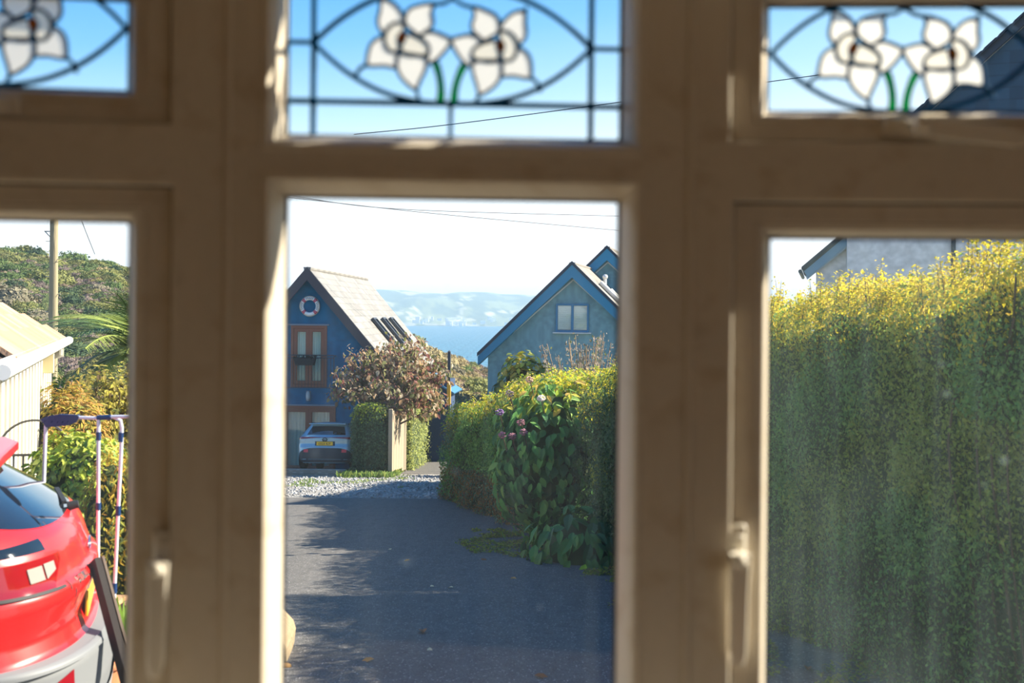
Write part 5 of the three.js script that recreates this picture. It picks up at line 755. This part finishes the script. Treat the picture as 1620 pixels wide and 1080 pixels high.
{ // rose blooms by the wall
  const r = RNG(31); [[69, 742, 9.1, 'pink flower cluster at the bungalow corner, upper of the two'], [66, 764, 9.1, 'pink flower cluster at the bungalow corner, lower of the two']].forEach(([x, y, d, l]) => { const p = P(x, y, d), f = thing('pink_flower', V(p.x, G(d), p.z), 0, l, 'flower'), H = p.y - G(d), gs = []; for (let i = 0; i < 30; i++) { const n = blob(r); gs.push(new THREE.IcosahedronGeometry(.022, 0).translate(n.x * .05, H + n.y * .06, n.z * .05)); } tag(mk('petals', gs, M(0xd8617a, .8), f), 0, 0, 0, 'stuff'); mk('stalk', TUBE([V(.02, 0, -.05), V(.03, H * .5, -.04), V(0, H, 0)], .006, 8, 5), twigM, f); });
}
{ // pale rendered end of the low wall at the left edge of the drive
  const r = RNG(19), d = 6.3, a = P(446, 1052, d), t = thing('wall_end', V(a.x, G(d), -d), .1, 'pale weathered concrete block ending the low wall at the left edge of the drive', 'block');
  const H = P(450, 986, d + .35).y - G(d + .3) , g = EXT([[-.9, 0], [0, 0], [-.002, .08], [-.015, .13], [-.08, .22], [-.26, .38], [-.9, .46]], .45, { bevel: .02, seg: 2 }).translate(0, 0, -.5); const p = g.attributes.position; for (let i = 0; i < p.count; i++) { const k = .02 * n3(p.getX(i) * 7, p.getY(i) * 7, p.getZ(i) * 7); p.setX(i, p.getX(i) + k); p.setZ(i, p.getZ(i) + k * .6); } g.computeVertexNormals(); mk('block', g, M(0x8c7b60, .95, { bumpMap: softBump, bumpScale: .012 }), t);
  for (const [x, z, y] of [[.03, .06, .035], [-.07, .1, .03]]) { const s = mk('rubble', new THREE.IcosahedronGeometry(.05 + .02 * r(), 1).scale(.75, .45, .6).translate(x, y * .5, z), M(0x8a6a3e, .95), t); }
}
{ // fallen leaves and litter on the drive
  const lm = [0xb98a4a, 0x8a5a34, 0xd8c79c, 0xa06a44].map((c) => M(c, .9, { side: THREE.DoubleSide })), spots = [[649, 886, 0, 'curled tan leaf on the shaded drive, nearest the far hedge shadow'], [682, 925, 2, 'long pale leaf lying mid drive'], [717, 929, 2, 'pale leaf just right of the long pale leaf mid drive'], [760, 884, 1, 'brown leaf on the drive level with the hydrangea foot'], [811, 912, 0, 'tan leaf on the drive below the hydrangea'], [670, 1000, 1, 'brown leaf in the middle foreground of the drive'], [592, 1041, 0, 'tan leaf near the bottom left of the drive'], [845, 1069, 1, 'small brown leaf low at the right of the drive'], [680, 1024, 2, 'pale twig-like leaf below the brown middle leaf'], [1278, 1060, 1, 'brown leaf at the foot of the big hedge'], [1404, 1062, 0, 'tan leaf on the moss by the big hedge'], [620, 868, 2, 'pale leaf alone on the left half of the drive']];
  const gg = [leafGeo(1, .5, .4, .3, 2), leafGeo(1, .35, .3, .5, 2)]; const r = RNG(12);
  for (const [x, y, k, l] of spots) { let d = 6; for (let i = 0; i < 40; i++) { const p = P(x, y, d); d += (p.y - G(d) - .02) > 0 ? .35 * (40 - i) / 40 + .02 : -.3 * (40 - i) / 40 - .02; } const p = P(x, y, d), m = mk('fallen_leaf', gg[k === 2 ? 1 : 0], lm[k]); m.position.set(p.x, G(d) + .022, -d); m.rotation.set(-PI / 2 + .15, 0, r() * 6); m.scale.setScalar(.09 + .04 * r()); tag(m, l, 'leaf', 'fallen leaves on the drive'); }
}
{ // moss and weeds along the hedge foot
  const r = RNG(44), n = 26000, im = new THREE.InstancedMesh(smallLeaf, leafMat, n); let k = 0; for (let i = 0; i < n; i++) { const d = 5 + 9.5 * Math.pow(r(), .8), c = clamp(.65 + 1.1 * n3(d * .9, 2, 4)), x = hedgeX(d) + .1 - Math.pow(r(), 1.4) * 1.35 * c, q = basisLeaf(r, V((r() - .5) * .8, 1, (r() - .5) * .8), -.2, 1.2), s = .02 + .03 * r(); if (n3(x * 2.5, d * 1.5, 7) < -.02) continue; q.scale(V(s, s, s)); q.setPosition(x, G(d) + .014 + .02 * r(), -d); im.setMatrixAt(k, q); im.setColorAt(k++, _c.setRGB(...mixc(r, [[.26, .32, .04], [.36, .38, .05], [.18, .24, .04], [.2, .15, .07]]))); } im.count = k; im.name = 'moss'; im.castShadow = im.receiveShadow = true; scene.add(im); tag(im, 'yellow-green moss and weeds along the foot of the right-hand hedges', 'moss', null, 'stuff');
  const m2 = 5200, gr = new THREE.InstancedMesh(longLeaf, leafMat, m2); k = 0; for (let i = 0; i < m2; i++) { const far = r() < .5, d = far ? 28.6 + 2.4 * r() : 24 + 6 * r(), x = far ? -5.0 + 1.6 * r() : -5.6 + 3 * r(); if (!far && n3(x, d * .6, 9) < .12) continue; const q = basisLeaf(r, V(r() - .5, .5, 1), -1.2, 1.2), s = (far ? .16 : .06) * (.6 + .8 * r()); q.scale(V(s, s, s)); q.setPosition(x, G(d) + .01, -d); gr.setMatrixAt(k, q); gr.setColorAt(k++, _c.setRGB(...mixc(r, [[.2, .3, .06], [.3, .36, .07], [.14, .22, .05]]))); } gr.count = k; gr.name = 'grass'; gr.castShadow = gr.receiveShadow = true; scene.add(gr); tag(gr, 'tufts of grass at the edge of the gravel and below the box hedge', 'grass', null, 'stuff');
}
renderer.render(scene, camera);
